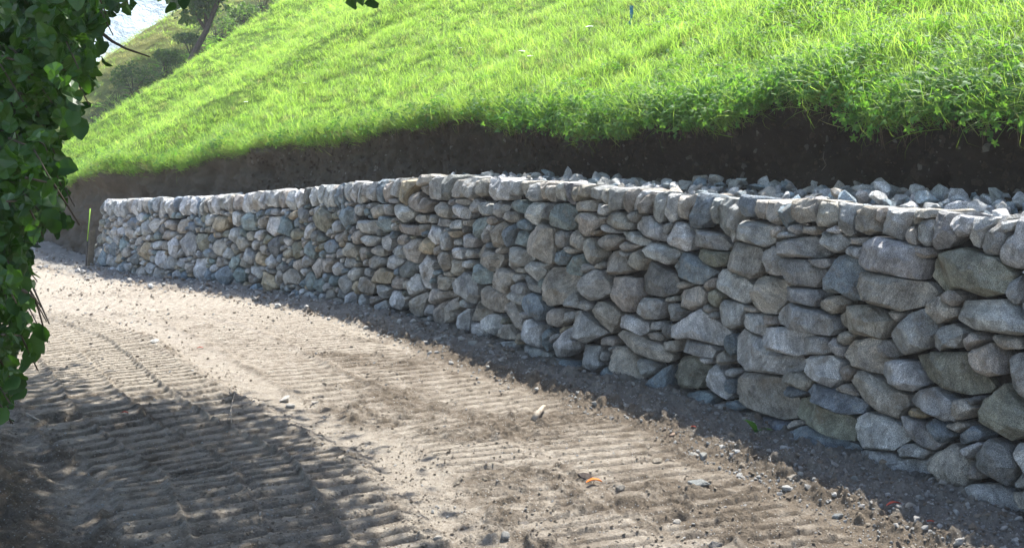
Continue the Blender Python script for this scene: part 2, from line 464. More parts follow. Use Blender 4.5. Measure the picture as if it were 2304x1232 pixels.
# --- dirt road: one sheet, fine near the camera, out to the horizon
def band(r, a, b, e=0.05): return smooth(a - e, a + e, r) * (1 - smooth(b - e, b + e, r))
def ground(x, y):
    s, u = coords(np.stack([x, y], 1)); r = -u
    n1 = fbm2(x, y, 0.8, 3, 51); n2 = fbm2(x, y, 4, 4, 52); n3 = fbm2(x, y, 17, 4, 53, 0.6)
    near = np.exp(-np.maximum(y - 12, 0) / 14)
    z = 0.02 * n1 + 0.010 * n2
    wig = r + 0.06 * np.sin(s * 0.9) + 0.02 * fbm2(s, 0 * s, 0.9, 2, 61)
    clod = np.zeros_like(z); wet_shade = np.zeros_like(z); grey = np.zeros_like(z)
    def cleats(a, b, spacing, depth, phase, skew, wear, sd):
        nonlocal z
        m = band(wig, a, b, 0.035)
        p = (s + skew * (wig - a) + phase + 0.003 * fbm2(x, y, 2.5, 2, sd)) / spacing
        f = p - np.floor(p)
        k = smooth(0.0, 0.18, f) * (1 - smooth(0.70, 0.98, f))       # steep camera side, gentle far side
        wv = smooth(-0.35, 0.25, fbm2(x, y, 0.9, 3, sd + 1) + wear + 0.25)
        z = z * (1 - 0.85 * m * wv) + m * wv * depth * (k - 0.5) + m * wv * depth * 0.07 * fbm2(x, y, 9, 3, sd + 2)
        return m * wv
    fadeA = 1 - smooth(10.5, 15.5, s)
    a1 = cleats(3.28, 3.90, 0.135, 0.080, 0.02, 0.10, 0.55, 71)
    a2 = cleats(2.62, 3.25, 0.135, 0.080, 0.09, 0.06, 0.55, 81)
    b1 = cleats(1.62, 2.15, 0.13, 0.026, 0.05, -0.05, 0.35, 91)
    b2 = cleats(0.78, 1.50, 0.13, 0.026, 0.00, -0.08, 0.4, 101)
    a3 = cleats(4.0, 4.6, 0.17, 0.02, 0.00, 0.05, -0.2, 111)
    # joint ridges and squeezed edges of the tracks
    for c, h, wd, sd in ((3.27, 0.046, 0.024, 1), (2.95, 0.040, 0.016, 2), (3.62, 0.028, 0.016, 3), (2.58, 0.045, 0.055, 4), (3.95, 0.050, 0.06, 5),
                         (1.56, 0.024, 0.04, 6), (2.18, 0.018, 0.04, 7)):
        g = np.exp(-((wig - c + 0.02 * fbm2(s, 0 * s + sd, 2.2, 3, sd)) / wd) ** 2) * (0.55 + 0.35 * np.maximum(0, 0.5 + fbm2(s, 0 * s + c * 9, 6, 3, sd + 5)))
        z = z + h * g * (0.9 + 0.4 * n3); clod += 0.45 * g
    # loose berm beside the wall and fines against its foot
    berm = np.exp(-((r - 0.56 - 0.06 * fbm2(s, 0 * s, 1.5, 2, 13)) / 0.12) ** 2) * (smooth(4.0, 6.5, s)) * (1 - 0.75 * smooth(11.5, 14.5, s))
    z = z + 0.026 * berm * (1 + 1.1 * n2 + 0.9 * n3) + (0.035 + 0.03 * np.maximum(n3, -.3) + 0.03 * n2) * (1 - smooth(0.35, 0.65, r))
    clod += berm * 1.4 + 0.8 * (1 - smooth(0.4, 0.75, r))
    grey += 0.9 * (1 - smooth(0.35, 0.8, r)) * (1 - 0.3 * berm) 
    left = smooth(3.95, 4.5, wig + 0.15 * n1)
    z = z + left * (0.10 + 0.06 * n2) + 0.25 * smooth(4.6, 7, wig)
    clod += 0.9 * left + 0.75 * smooth(-0.05, 0.4, fbm2(x, y, 1.3, 4, 121)) + 0.12 
    # clods: sharp little lumps
    cl = np.maximum(0, fbm2(x, y, 11, 4, 131, 0.65) - 0.05) * 0.065 + np.maximum(0, fbm2(x, y, 26, 3, 133, 0.6)) * 0.018
    clod = clod * (1 - 0.85 * np.clip(a1 + a2, 0, 1))
    z = z + near * np.clip(clod, 0, 1.3) * cl + near * 0.0055 * n3 * (1 - 0.6 * np.clip(a1 + a2, 0, 1))
    wet_shade = 0.20 + 0.48 * np.clip(clod, 0, 1.2) + 0.16 * (a1 + a2) * (1 - smooth(5.6, 8.2, y)) * 1.1 + 0.35 * left + 0.18 * n1 - 0.30 * smooth(9, 13, y)
    wet_shade = wet_shade + 0.25 * (1 - smooth(0.45, 1.15, r)) * (1 - smooth(10, 14, s)) + 0.16 * (1 - smooth(1.3, 2.1, r)) * (1 - smooth(8, 12, y)) - 0.1 * band(wig, 2.2, 2.6, 0.1)  # wall's brown shade painted along its foot and berm, besides damp soil
    grey = grey + 0.35 * band(wig, 2.2, 2.6, 0.1) + 0.3 * left
    far = smooth(40, 90, np.hypot(x, y))
    z = z * (1 - far) - 0.3 * far
    z = np.where(u > 0.45, -0.05, z)
    return z, wet_shade, grey
ang = np.radians(np.r_[np.linspace(-180, -33, 26)[:-1], np.linspace(-33, -27.5, 20)[:-1], np.linspace(-27.5, 27.5, 680), np.linspace(27.5, 180, 32)[1:]])
rad = np.r_[np.linspace(0.3, 4.3, 16)[:-1], np.geomspace(4.3, 12.5, 700)[:-1], np.geomspace(12.5, 30, 150)[:-1], np.geomspace(30, 137, 22)]
AA, RR = np.meshgrid(ang, rad, indexing='ij'); gx = (RR * np.sin(AA)).ravel(); gy = (RR * np.cos(AA)).ravel()
gz, gwet_shade, ggrey = ground(gx, gy)
tg = np.stack([np.clip(gwet_shade, 0, 1), np.clip(ggrey, 0, 1), 0 * gz], 1)
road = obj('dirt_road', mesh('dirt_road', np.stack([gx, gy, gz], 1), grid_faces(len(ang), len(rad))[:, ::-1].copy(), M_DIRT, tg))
tag(road, kind='structure')
def gz_at(x, y): return float(ground(np.array([x]), np.array([y]))[0][0])

# ------------------------------------------------------------------ thin sunlit haze in the air
hb = bpy.data.meshes.new('haze'); 
hb.from_pydata([(x, y, z) for x in (-140, 140) for y in (-140, 140) for z in (-1.4, 44)], [], [[0, 1, 3, 2], [4, 6, 7, 5], [0, 4, 5, 1], [2, 3, 7, 6], [0, 2, 6, 4], [1, 5, 7, 3]])
hm = bpy.data.materials.new('haze_air'); hm.use_nodes = True; hn = hm.node_tree
hn.nodes.remove(hn.nodes['Principled BSDF'])
pv = hn.nodes.new('ShaderNodeVolumePrincipled'); pv.inputs['Color'].default_value = (0.93, 0.96, 1.0, 1); pv.inputs['Density'].default_value = 0.0014; pv.inputs['Anisotropy'].default_value = 0.35
hn.links.new(pv.outputs[0], hn.nodes['Material Output'].inputs['Volume'])
hb.materials.append(hm); ho = obj('haze', hb); ho['kind'] = 'stuff'
# ------------------------------------------------------------------ the dry stone wall
# outlines of the stones, read off the photograph in enlarged views (x0, y0, scale); c = coping stone
VIEWS = {
1: (1704, 440, 3.84, """
cw 20,90 70,65 120,90 145,230 110,270 50,240 20,170
cb 140,80 200,55 255,90 250,220 190,310 160,270
cw 265,90 330,80 400,130 440,220 400,270 330,260 255,190
cw 440,90 520,80 600,110 640,180 620,260 540,300 460,280 430,200
cg 630,170 680,100 760,90 800,150 800,330 740,360 670,290
cw 800,130 900,110 985,130 985,320 880,350 800,310
cw 990,120 1045,130 1030,220 990,250
cg 1060,125 1180,115 1310,150 1240,270 1160,390 1010,350 1020,230
cw 1270,200 1330,140 1420,120 1450,190 1330,215 1310,270 1250,250
cw 1220,290 1300,280 1320,320 1310,410 1270,420 1225,360
cg 1335,225 1400,205 1445,260 1430,400 1385,450 1325,380
cg 1455,200 1540,200 1620,270 1670,350 1600,420 1420,500 1415,460 1450,330
cl 1600,220 1700,180 1830,210 1780,310 1700,350 1640,310
cl 1850,230 1950,190 2000,230 1920,310 1880,400 1830,460 1760,430 1760,380 1820,290
cg 1930,290 2010,260 2060,320 2060,450 1990,510 1880,510 1870,460
cg 2060,250 2180,250 2150,320 2070,330
cg 2190,240 2310,200 2400,260 2360,450 2200,640 2050,610 2030,560 2100,370
w 80,300 150,270 160,310 130,360 90,360
g 220,270 270,250 310,300 280,330 230,310
g 140,330 200,310 255,340 220,370 140,365
w 310,270 400,240 440,300 410,350 340,320
g 100,410 170,375 400,350 450,400 475,520 430,550 330,540 230,550 120,500
g 340,548 540,560 560,600 500,625 440,600
g 420,350 460,315 560,320 690,350 730,420 650,500 560,470 440,400
l 560,265 640,265 660,310 640,345 590,330 555,300
w 740,375 880,375 880,420 800,430 740,400
g 660,460 760,435 870,460 860,550 790,555 700,510
g 880,400 1000,355 1150,400 1300,440 1360,530 1360,650 1320,740 1150,710 1000,670 880,620 850,580 880,470
w 1310,450 1410,460 1420,520 1380,540 1330,500
m 1400,560 1480,500 1700,450 1850,480 2020,560 2130,680 2100,830 2000,870 1900,890 1750,850 1600,790 1520,840 1400,810 1340,680
g 135,570 190,540 350,560 480,640 490,700 430,790 370,810 200,770 160,690
b 640,505 700,510 850,560 850,650 800,780 820,900 760,925 680,860 480,850 450,800 520,680
w 810,740 860,670 1000,670 1250,740 1400,780 1420,860 1350,960 1180,1010 1040,980 830,890
g 2130,720 2180,705 2205,760 2200,880 2180,945 2140,910 2110,830
g 150,810 200,790 450,830 480,870 440,960 300,930 160,900
w 480,920 560,870 650,860 680,930 600,1030 480,980
g 110,1010 190,925 460,980 590,1070 610,1150 580,1210 450,1200 200,1150 110,1090
w 600,1040 720,960 900,950 1060,1050 1080,1100 1030,1230 820,1220 620,1120
w 1050,1000 1160,1030 1120,1090 1070,1060
g 1190,1030 1360,970 1400,1080 1430,1180 1380,1300 1300,1380 1160,1370 1090,1310 1030,1200 1150,1100
w 1370,950 1480,860 1540,930 1620,990 1630,1050 1550,1070 1480,1110 1380,1010
w 1520,870 1580,820 1680,850 1690,920 1620,955 1550,930
g 1690,920 1900,920 2110,890 2180,980 2280,1130 2280,1200 2150,1210 1980,1190 1750,1150 1640,1060 1650,970
l 2210,600 2310,560 2420,600 2400,720 2280,730 2200,670
g 2230,830 2310,760 2400,900 2400,1110 2240,1080 2190,1000"""),
2: (1704, 740, 3.84, """
l -10,0 80,-15 300,15 370,70 350,190 320,240 180,225 60,190 0,120
g 330,150 370,80 440,45 530,80 550,200 480,240 400,230 330,190
g 560,140 600,80 650,130 680,180 640,260 590,230
w 640,60 700,25 760,60 720,120 680,145 630,110
w 680,170 740,100 860,75 980,110 1000,200 1050,300 1020,410 950,390 820,330 720,300 665,230
w 990,140 1040,110 1090,200 1100,260 1040,260
g 1420,100 1500,0 1600,-40 1720,30 1680,120 1640,170 1430,190
w 1690,130 1800,40 1880,90 1850,130 1730,190
w 1960,70 2050,55 2180,110 2200,190 2070,190 2000,140
g 2210,110 2310,85 2400,150 2380,260 2240,230
w 1760,190 1960,125 2010,170 2060,320 2050,390 1950,410 1830,370 1780,300
l 300,270 400,240 560,240 650,290 640,350 660,440 590,520 440,460 330,380
w 630,370 700,320 760,370 740,430 670,450
g 1040,300 1120,270 1240,290 1320,400 1330,500 1280,540 1150,530 1060,440
m 1250,240 1340,210 1440,240 1560,200 1700,210 1750,290 1800,400 1890,500 1870,550 1800,585 1680,580 1500,520 1380,440 1300,350
g 2080,230 2150,200 2240,220 2350,300 2420,500 2400,650 2200,600 2090,540 2080,380
w 180,410 240,375 340,400 420,460 370,540 300,510 180,440
b 180,530 215,500 330,550 310,590 210,600
b 390,530 430,475 550,520 760,600 850,650 830,740 680,745 560,690 420,600
w 610,520 690,480 740,520 790,580 720,575
w 715,430 820,410 810,370 860,360 1000,440 1100,520 1200,600 1210,700 1140,780 1000,740 880,650 780,540
m 235,680 290,590 360,585 480,660 640,740 770,830 770,940 710,1000 560,930 400,840 240,760
w 200,860 240,800 310,830 260,870
b 260,860 350,850 600,980 720,1000 760,1050 680,1190 500,1130 330,1050 170,1010
l 765,800 850,735 960,760 1100,800 1160,850 1250,900 1250,960 1180,1000 1130,1070 1000,1070 870,1030 800,960
y 1200,700 1320,690 1410,750 1320,780 1220,770
g 1220,610 1340,530 1430,500 1500,540 1600,650 1640,740 1600,820 1500,780 1390,730 1320,670 1230,670
w 1640,680 1690,600 1760,640 1810,700 1700,790 1630,760
w 1560,840 1650,810 1720,850 1650,900 1600,880
g 1150,780 1190,750 1270,790 1390,830 1420,880 1500,1000 1440,1060 1370,1030 1270,960 1200,860
b 1400,830 1465,760 1510,810 1625,925 1510,1000 1440,910
b 1620,960 1790,850 1860,880 1870,950 1780,990 1640,1000
m 1820,680 1920,560 2060,470 2130,580 2300,770 2330,900 2200,970 2080,970 1960,880 1790,810
g 1130,1080 1180,1000 1280,1000 1400,1090 1370,1130 1120,1125
g 1720,1040 1850,980 1880,1010 1850,1080 1740,1120
g 820,1060 1130,1080 1150,1130 1370,1150 1380,1240 1350,1330 1150,1290 830,1260 800,1150"""),
3: (1704, 912, 3.84, """
w 1370,500 1500,390 1620,330 1700,420 1750,540 1790,600 1730,690 1640,760 1530,750 1480,620 1390,560
g 1400,660 1460,620 1500,680 1510,750 1420,730
d 1780,490 1880,380 1970,290 2090,310 2150,440 2200,560 2110,700 2020,670 1850,560
g 1680,760 1800,690 1950,670 2060,700 2140,800 2260,960 2230,1090 2080,1060 1950,1000 1750,900
l 2150,360 2250,310 2380,330 2380,650 2290,660 2220,520 2150,430
g 2110,620 2200,580 2300,720 2280,740 2160,730
w 2130,760 2260,740 2330,850 2300,930 2220,900
g 1730,470 1770,460 1770,510 1740,500"""),
4: (1204, 400, 3.84, """
cd 220,80 260,60 290,110 300,240 260,210 220,150
cw 295,110 340,80 345,160 310,210 300,170
cw 350,100 430,95 430,150 400,190 350,160
cg 440,150 490,80 530,100 530,210 450,190
cw 535,150 595,120 595,230 550,220
cg 600,130 680,90 750,130 720,210 700,280 610,270
cw 760,90 880,110 830,200 760,320 705,290 730,180
cl 800,250 870,130 940,110 920,180 850,250 790,275
cw 850,260 930,170 1020,150 980,220 930,310 850,320
cg 965,250 1060,160 1100,150 1100,250 1040,380 990,380 960,310
cl 1110,160 1200,150 1200,260 1180,360 1080,380 1065,300 1105,240
cw 1220,190 1320,150 1350,190 1290,300 1280,370 1200,330 1190,260
cb 1300,290 1400,150 1450,200 1460,390 1390,430 1300,420 1285,340
cg 1480,180 1560,180 1540,300 1510,420 1465,420 1490,290
cg 1560,210 1640,200 1620,400 1590,530 1510,440 1540,300
cg 1645,200 1710,200 1700,300 1660,420 1600,570 1590,520 1630,380
cb 1740,220 1790,180 1840,230 1830,350 1780,360 1735,310
cw 1850,220 1890,230 1935,280 1920,370 1890,380 1845,330
d 40,240 90,215 140,250 110,370 40,350
t 150,235 210,220 290,270 290,430 240,455 110,420 120,330
w 310,220 430,195 470,220 470,290 310,285
l 480,240 530,220 600,270 560,330 480,330
w 290,330 340,305 360,340 350,420 290,370
w 360,310 430,305 540,380 460,460 390,520 330,470 350,400
w 500,345 580,345 560,375 510,375
w 590,320 650,285 740,320 790,410 780,450 680,450 590,400
g 760,310 840,295 850,340 800,390 770,350
g 850,340 940,320 1000,380 1070,430 1080,500 1070,570 930,530 810,450 810,390
g 140,470 200,450 220,500 200,600 140,610
w 230,510 290,450 350,490 380,560 370,630 280,610 240,560
w 370,530 440,515 520,600 540,680 480,750 430,740 400,640
y 440,480 540,460 500,500
g 530,420 600,410 680,480 600,470
w 490,540 560,490 640,500 700,530 650,590 580,640 520,600
g 670,465 800,465 860,510 950,550 900,590 800,565 740,530
w 700,590 750,550 840,590 780,640 740,650
l 1090,510 1180,370 1280,410 1340,510 1310,640 1200,610 1100,570
g 1300,430 1420,480 1540,490 1610,590 1590,640 1500,630 1400,600 1320,600 1340,520
m 1330,620 1400,610 1500,640 1600,650 1600,740 1520,770 1420,740 1340,670
g 1080,410 1140,390 1120,440 1090,490
g 1700,370 1830,380 2000,430 1990,560 1950,600 1780,580 1670,520
b 150,640 210,620 250,680 190,760 145,770
w 220,610 270,590 320,640 270,670
t 190,740 300,650 380,680 380,790 330,855 250,840 185,790
w 550,680 620,630 660,610 720,690 790,800 720,840 600,840 570,770
w 750,700 790,640 870,620 920,680 920,730 860,810 790,780
l 890,620 960,560 1040,580 1180,630 1200,680 1130,750 1000,710 920,670
b 1130,740 1210,645 1350,680 1450,790 1520,830 1470,860 1390,925 1280,910 1160,820
w 1590,690 1650,560 1720,560 1880,620 1900,720 1880,830 1830,880 1720,840 1600,780
g 1905,620 2000,590 2060,700 2060,860 1960,830 1910,740
g 380,760 430,740 470,780 400,830 375,800
w 480,770 520,730 560,760 540,790 490,790
w 15,900 90,770 160,760 240,850 310,900 290,970 180,1080 100,1120 20,1060
g 300,930 400,830 470,790 550,810 590,900 580,1000 500,1050 420,1070 350,1010
w 610,870 700,850 860,880 860,980 880,1020 810,1170 720,1150 590,1060
d 870,820 940,720 1030,780 1150,850 1190,930 1160,1010 1050,1030 900,1010 860,940
w 1150,920 1240,900 1310,920 1220,970 1170,950
w 1410,900 1450,860 1500,870 1500,940 1430,985
l 1510,850 1540,790 1640,810 1760,880 1810,930 1780,1060 1750,1095 1640,1030 1500,930
w 1850,850 1950,860 2060,890 2080,1000 2020,1190 1920,1170 1800,1100 1785,1020 1815,930
g 200,1010 290,990 330,1060 330,1130 195,1110
g 340,1080 400,1070 430,1110 400,1150 340,1130
w 1160,1010 1230,970 1380,940 1420,1010 1390,1110 1290,1150 1220,1120
m 1430,1000 1500,960 1570,1010 1560,1070 1490,1140 1440,1080
g 820,1120 880,1040 1000,1040 1090,1090 1060,1160 1010,1230 900,1220 830,1180
w 1090,1040 1150,1030 1150,1080 1100,1080"""),
5: (1204, 660, 3.84, """
w 40,200 90,140 200,150 220,230 160,290 100,280
g 220,170 300,160 300,220 230,250
g 310,150 380,160 440,240 560,350 480,400 400,430 290,390 285,300
w 430,120 480,75 580,90 700,180 680,260 600,360 550,320 500,230 440,180
l 690,210 740,190 850,220 930,280 930,330 890,365 800,330 690,300
g 1040,150 1100,90 1180,95 1230,160 1180,240 1120,255 1050,240 1080,200
g 940,270 1030,250 1040,320 960,310
w 920,360 1000,340 1040,370 1040,410 950,395
d 1045,290 1140,260 1170,340 1150,400 1080,400 1050,350
w 1070,420 1180,400 1200,490 1130,515 1070,480
l 1160,280 1280,190 1400,120 1490,250 1590,360 1590,460 1430,430 1320,385 1170,390
g 1500,150 1570,60 1680,80 1760,120 1710,290 1650,310 1530,250
w 1410,100 1490,130 1480,180 1430,150
w 1750,130 1810,105 1880,150 1830,170
w 1950,190 2010,190 2030,270 1970,290
l 1720,220 1760,180 1890,180 1930,270 1890,380 1820,350 1730,280
w 640,370 680,330 790,345 900,410 1060,470 1130,520 1110,600 1000,590 900,540 800,510 740,440
g 1205,410 1330,420 1540,490 1510,550 1380,540 1210,490
b 1600,370 1660,350 1690,440 1690,520 1640,540 1600,480
w 510,410 560,380 640,410 640,455 520,450
g 90,490 200,340 270,290 320,360 310,480 240,540 150,565 90,530
g 80,410 130,350 150,370 100,430
g 310,510 350,455 520,460 520,560 540,640 480,680 370,640 310,570
g 525,510 580,520 560,590 525,600
w 580,560 650,460 760,480 830,590 890,760 760,790 680,710 600,620
g 830,600 870,565 950,580 1000,640 990,690 910,740 850,680
w 1520,520 1600,500 1640,600 1560,620 1520,580
l 1380,560 1480,580 1440,610 1390,590
m 1120,640 1180,560 1320,545 1420,620 1440,700 1390,820 1250,820 1130,750
l 1410,680 1490,610 1560,660 1620,780 1640,880 1590,930 1480,870 1390,810 1430,740
g 1620,650 1700,680 1650,740 1610,700
b 1630,740 1680,740 1670,860 1640,860
g 1690,380 1720,310 1830,370 2000,480 2150,580 2160,670 2040,720 1880,690 1750,660 1700,600
w 1680,760 1730,690 1900,690 2100,760 2150,860 2160,1000 2100,1110 1960,1080 1800,980 1700,890 1660,830
b 60,590 120,570 280,600 390,680 380,750 240,740 120,650
b 500,690 580,630 690,740 590,720
b 390,720 540,730 740,790 700,840 420,800
b 790,850 1000,700 1120,610 1110,750 1090,920 980,920 860,890
g 1120,860 1160,850 1170,910 1120,900
b 1200,870 1380,850 1480,900 1450,1000 1240,1000
g 1460,960 1600,970 1700,1080 1690,1130 1560,1110 1460,1040
b 1590,950 1680,930 1750,990 1700,1020 1640,1000
w 1700,1050 1800,1040 1840,1080 1800,1130 1700,1110
b 1820,1090 1950,1085 2100,1170 2130,1220 2000,1250 1860,1180"""),
6: (804, 380, 4.608, """
cg 0,150 50,150 50,300 0,300
cg 60,170 170,150 170,240 130,350 60,320
cb 180,160 240,160 230,340 160,340 165,240
cw 250,140 320,140 325,240 300,320 240,320 240,210
cg 335,120 410,130 400,300 330,300
cy 430,150 550,150 500,250 480,380 410,350
cw 560,100 720,90 720,170 650,190 570,180
cw 630,200 715,180 715,280 680,280 630,240
cg 730,150 800,90 810,200 800,320 720,320 725,220
cd 820,90 900,90 940,240 900,330 820,330 830,200
cw 950,200 1000,110 1070,130 1060,290 945,290
cg 1080,180 1180,110 1180,250 1120,330 1080,270
cw 1190,110 1280,110 1280,260 1230,280 1190,230
cl 1290,160 1330,150 1370,200 1370,330 1310,330
cl 1380,180 1500,130 1545,200 1530,330 1400,310
cg 1550,140 1635,130 1630,280 1550,290
cw 1640,180 1720,140 1710,280 1660,290 1635,240
cg 1725,170 1790,140 1825,220 1820,320 1720,310
cw 1830,200 1900,230 1900,320 1830,320
cw 1925,180 1990,170 2010,240 2000,350 1930,310
cl 2020,220 2100,170 2080,300 2060,345 2015,310
w 500,260 580,240 605,320 605,450 530,420 500,350
w 610,320 670,290 730,350 700,440 640,460 610,400
w 730,380 800,350 900,370 940,410 930,500 880,510 750,480 720,430
l 930,460 960,355 1030,380 1090,410 1120,460 1110,520 1050,520
g 1110,410 1160,310 1205,360 1190,430 1130,450
g 1210,360 1280,340 1350,420 1330,490 1240,480 1210,430
w 975,310 1090,325 1090,375 1000,350
g 1380,370 1440,330 1530,400 1480,450 1430,510 1370,470
t 1545,330 1640,320 1700,380 1680,460 1600,440
l 1700,430 1760,345 1880,370 1885,450 1820,600 1740,540 1690,490
g 260,330 380,310 390,350 290,360
g 250,365 310,365 310,480 270,490 245,420
l 325,390 350,365 470,370 530,430 530,500 460,570 390,540 330,460
w 100,430 160,370 240,380 240,460 150,520
g 0,540 90,530 190,540 180,640 100,680 10,660
t 200,540 230,490 320,520 320,640 250,660 200,590
w 550,510 600,475 680,490 690,560 620,570
w 385,600 430,570 620,610 630,680 540,690 400,650
w 605,585 680,580 670,650 635,640
g 750,520 880,530 870,600 780,590
l 880,590 960,530 1030,540 1035,610 960,640 890,620
y 930,650 1035,645 1020,710 960,700
w 1045,540 1130,530 1140,590 1060,590
t 1145,510 1290,505 1290,600 1230,740 1190,700 1150,600
w 1290,520 1370,490 1420,540 1360,580 1300,560
w 1460,490 1520,440 1600,470 1600,540 1530,555
w 1310,700 1390,580 1450,540 1500,590 1470,720 1460,820 1380,820 1330,770
g 1260,640 1310,590 1310,680 1290,770 1240,780
b 1480,680 1500,600 1570,570 1600,620 1560,700 1540,800 1480,810
t 1565,720 1610,640 1690,650 1730,720 1730,820 1640,810 1570,780
b 1610,540 1690,510 1770,570 1780,640 1700,640 1620,590
w 1740,670 1870,560 2000,620 2010,960 1960,990 1760,900 1730,770
l 700,650 730,570 830,640 840,770 780,790 700,710
g 850,680 900,640 950,700 940,850 845,840
w 460,790 560,720 610,740 610,870 580,980 520,970 450,870
y 620,780 680,710 750,750 740,880 680,890 615,850
w 370,720 430,670 480,700 460,790 400,790
g 170,740 240,690 310,680 320,760 310,850 240,850
g 0,720 60,690 160,720 110,800 50,800
w 90,850 160,790 220,830 220,910 140,890
g 330,850 370,790 430,810 430,930 380,930
w -10,820 70,830 80,920 0,960
g 1040,700 1110,670 1180,720 1150,820 1060,810
g 960,750 1010,725 1030,780 980,800
l 920,850 990,800 1065,840 1065,930 990,945
l 1070,850 1110,820 1160,880 1120,930 1080,910
w 1170,850 1210,780 1260,810 1330,860 1470,900 1480,940 1410,1060 1350,1060 1250,980 1160,920
g 1485,860 1530,820 1640,800 1720,860 1750,930 1680,1000 1590,1030 1560,1070 1500,980
w 1430,840 1475,820 1460,880 1430,870
w 750,820 800,800 820,860 760,900
g 75,950 120,895 190,920 190,980 130,1040 70,1010
g 235,950 290,895 390,910 420,960 350,1050 240,1010
d 390,1040 470,935 550,1000 550,1060 500,1130 400,1120
l 580,1000 640,890 740,950 740,1050 710,1120 700,1250 640,1220 580,1080
w 770,920 840,860 930,870 940,1020 840,1075 770,1010
w 930,940 1050,950 1050,1060 990,1120 940,1100 960,1020
g 1060,970 1110,945 1140,980 1110,1030 1060,1010
t 1125,1040 1160,990 1280,1000 1340,1090 1330,1180 1250,1200 1180,1150 1120,1090
y 100,1090 200,1030 320,1080 310,1190 200,1180 110,1170
b 745,1080 780,1050 810,1080 750,1110"""),
7: (804, 580, 4.608, """
w 0,200 70,200 120,270 120,370 70,395 0,350
g 140,290 190,280 300,320 250,370 240,430 170,390
w 310,240 350,190 420,210 420,300 370,330 310,310
w 430,270 490,230 510,290 490,330 440,330
l 500,350 520,230 570,155 610,220 640,330 590,370 510,400
w 770,220 800,180 940,220 900,340 840,340 790,280
w 850,150 930,150 940,190 870,180
w 720,350 770,320 840,360 970,350 950,400 850,420 780,490 710,460
g 960,230 1060,150 1120,170 1180,260 1190,330 1190,400 1140,490 1070,430 990,370
w 1340,200 1440,90 1580,160 1560,290 1520,370 1440,350 1330,290
g 1585,180 1650,170 1655,210 1575,270
l 1680,80 1740,45 1860,70 1880,130 1850,200 1790,270 1740,210 1690,130
g 1880,60 1940,70 1890,120
w 1590,115 1680,110 1680,150 1590,150
g 1660,190 1700,180 1770,270 1830,320 1820,360 1740,340 1670,240
g 1570,310 1640,255 1690,300 1690,380 1590,360
w 1200,330 1250,290 1350,310 1510,390 1480,460 1440,570 1330,560 1260,510 1200,400
l 1530,380 1570,350 1680,400 1670,470 1620,490 1560,430
w 60,490 100,400 200,430 110,500
g 75,560 150,470 250,440 280,500 270,580 180,590
l 250,420 300,340 420,370 450,410 440,500 390,545 290,510
g 0,370 60,430 60,540 0,550
w 460,540 530,420 680,360 700,400 640,600 540,610
g 650,480 730,500 740,590 655,600
w 740,620 770,520 860,440 880,500 860,600 855,710 800,740 740,700
w 865,560 920,450 980,390 990,480 1050,470 960,570 980,640 865,700
g 960,660 1000,590 1060,530 1130,530 1120,620 1110,760 1060,780 960,740
w 1110,600 1150,490 1220,420 1240,500 1330,580 1250,650 1140,660
g 1120,700 1170,660 1255,680 1260,830 1210,850 1115,780
l 1265,620 1310,585 1400,590 1440,700 1380,810 1330,790 1265,720
w 1450,510 1540,420 1580,470 1650,600 1680,640 1680,760 1580,730 1500,660
b 1690,400 1760,365 1840,420 1880,540 1820,660 1720,600 1680,500
l 1635,590 1680,560 1740,600 1680,630
w 1380,800 1480,690 1520,700 1590,850 1480,860
g 1360,870 1590,870 1580,960 1490,960 1370,910
w 1590,800 1650,780 1660,850 1620,870
l 1690,660 1740,630 1850,690 1850,760 1860,880 1830,940 1740,930 1660,870 1670,790
b 1865,790 1920,730 1980,790 1930,900 1890,990 1860,920
g 1590,950 1640,895 1780,920 1900,1010 1900,1120 1780,1060 1600,980""")}
TINT_SOFT = 0.7
TINT = {'g': (.42, .425, .415), 'b': (.235, .28, .31), 'w': (.41, .38, .335), 'l': (.60, .605, .59), 'd': (.21, .215, .21), 'y': (.43, .36, .255),
        'm': (.28, .28, .225), 't': (.26, .315, .315)}
def tint_of(k, r): 
    c = np.array(TINT[k]) * r.uniform(0.84, 1.18); return np.clip(c + r.normal(0, 0.004, 3), 0.03, 0.6)

RES = 0.006
S0, S1 = 1.2, S_END + 0.55
V0, V1 = -0.16, 1.80
NS, NV = int((S1 - S0) / RES), int((V1 - V0) / RES)
lab = np.zeros((NS, NV), np.int32)
gs = S0 + (np.arange(NS) + .5) * RES; gv = V0 + (np.arange(NV) + .5) * RES
stones = [None]     # id -> dict
def poly_mask(poly, i0, i1, j0, j1):
    x = gs[i0:i1][:, None]; y = gv[j0:j1][None, :]; m = np.zeros((i1 - i0, j1 - j0), bool)
    n = len(poly)
    for a in range(n):
        x1, y1 = poly[a]; x2, y2 = poly[(a + 1) % n]
        if abs(y2 - y1) < 1e-9: continue
        c = ((y1 > y) != (y2 > y)) & (x < (x2 - x1) * (y - y1) / (y2 - y1) + x1)
        m ^= c
    return m
def box(lo, hi):
    i0 = max(0, int((lo[0] - S0) / RES)); i1 = min(NS, int((hi[0] - S0) / RES) + 2)
    j0 = max(0, int((lo[1] - V0) / RES)); j1 = min(NV, int((hi[1] - V0) / RES) + 2)
    return i0, i1, j0, j1
s_traced = [99, 0]
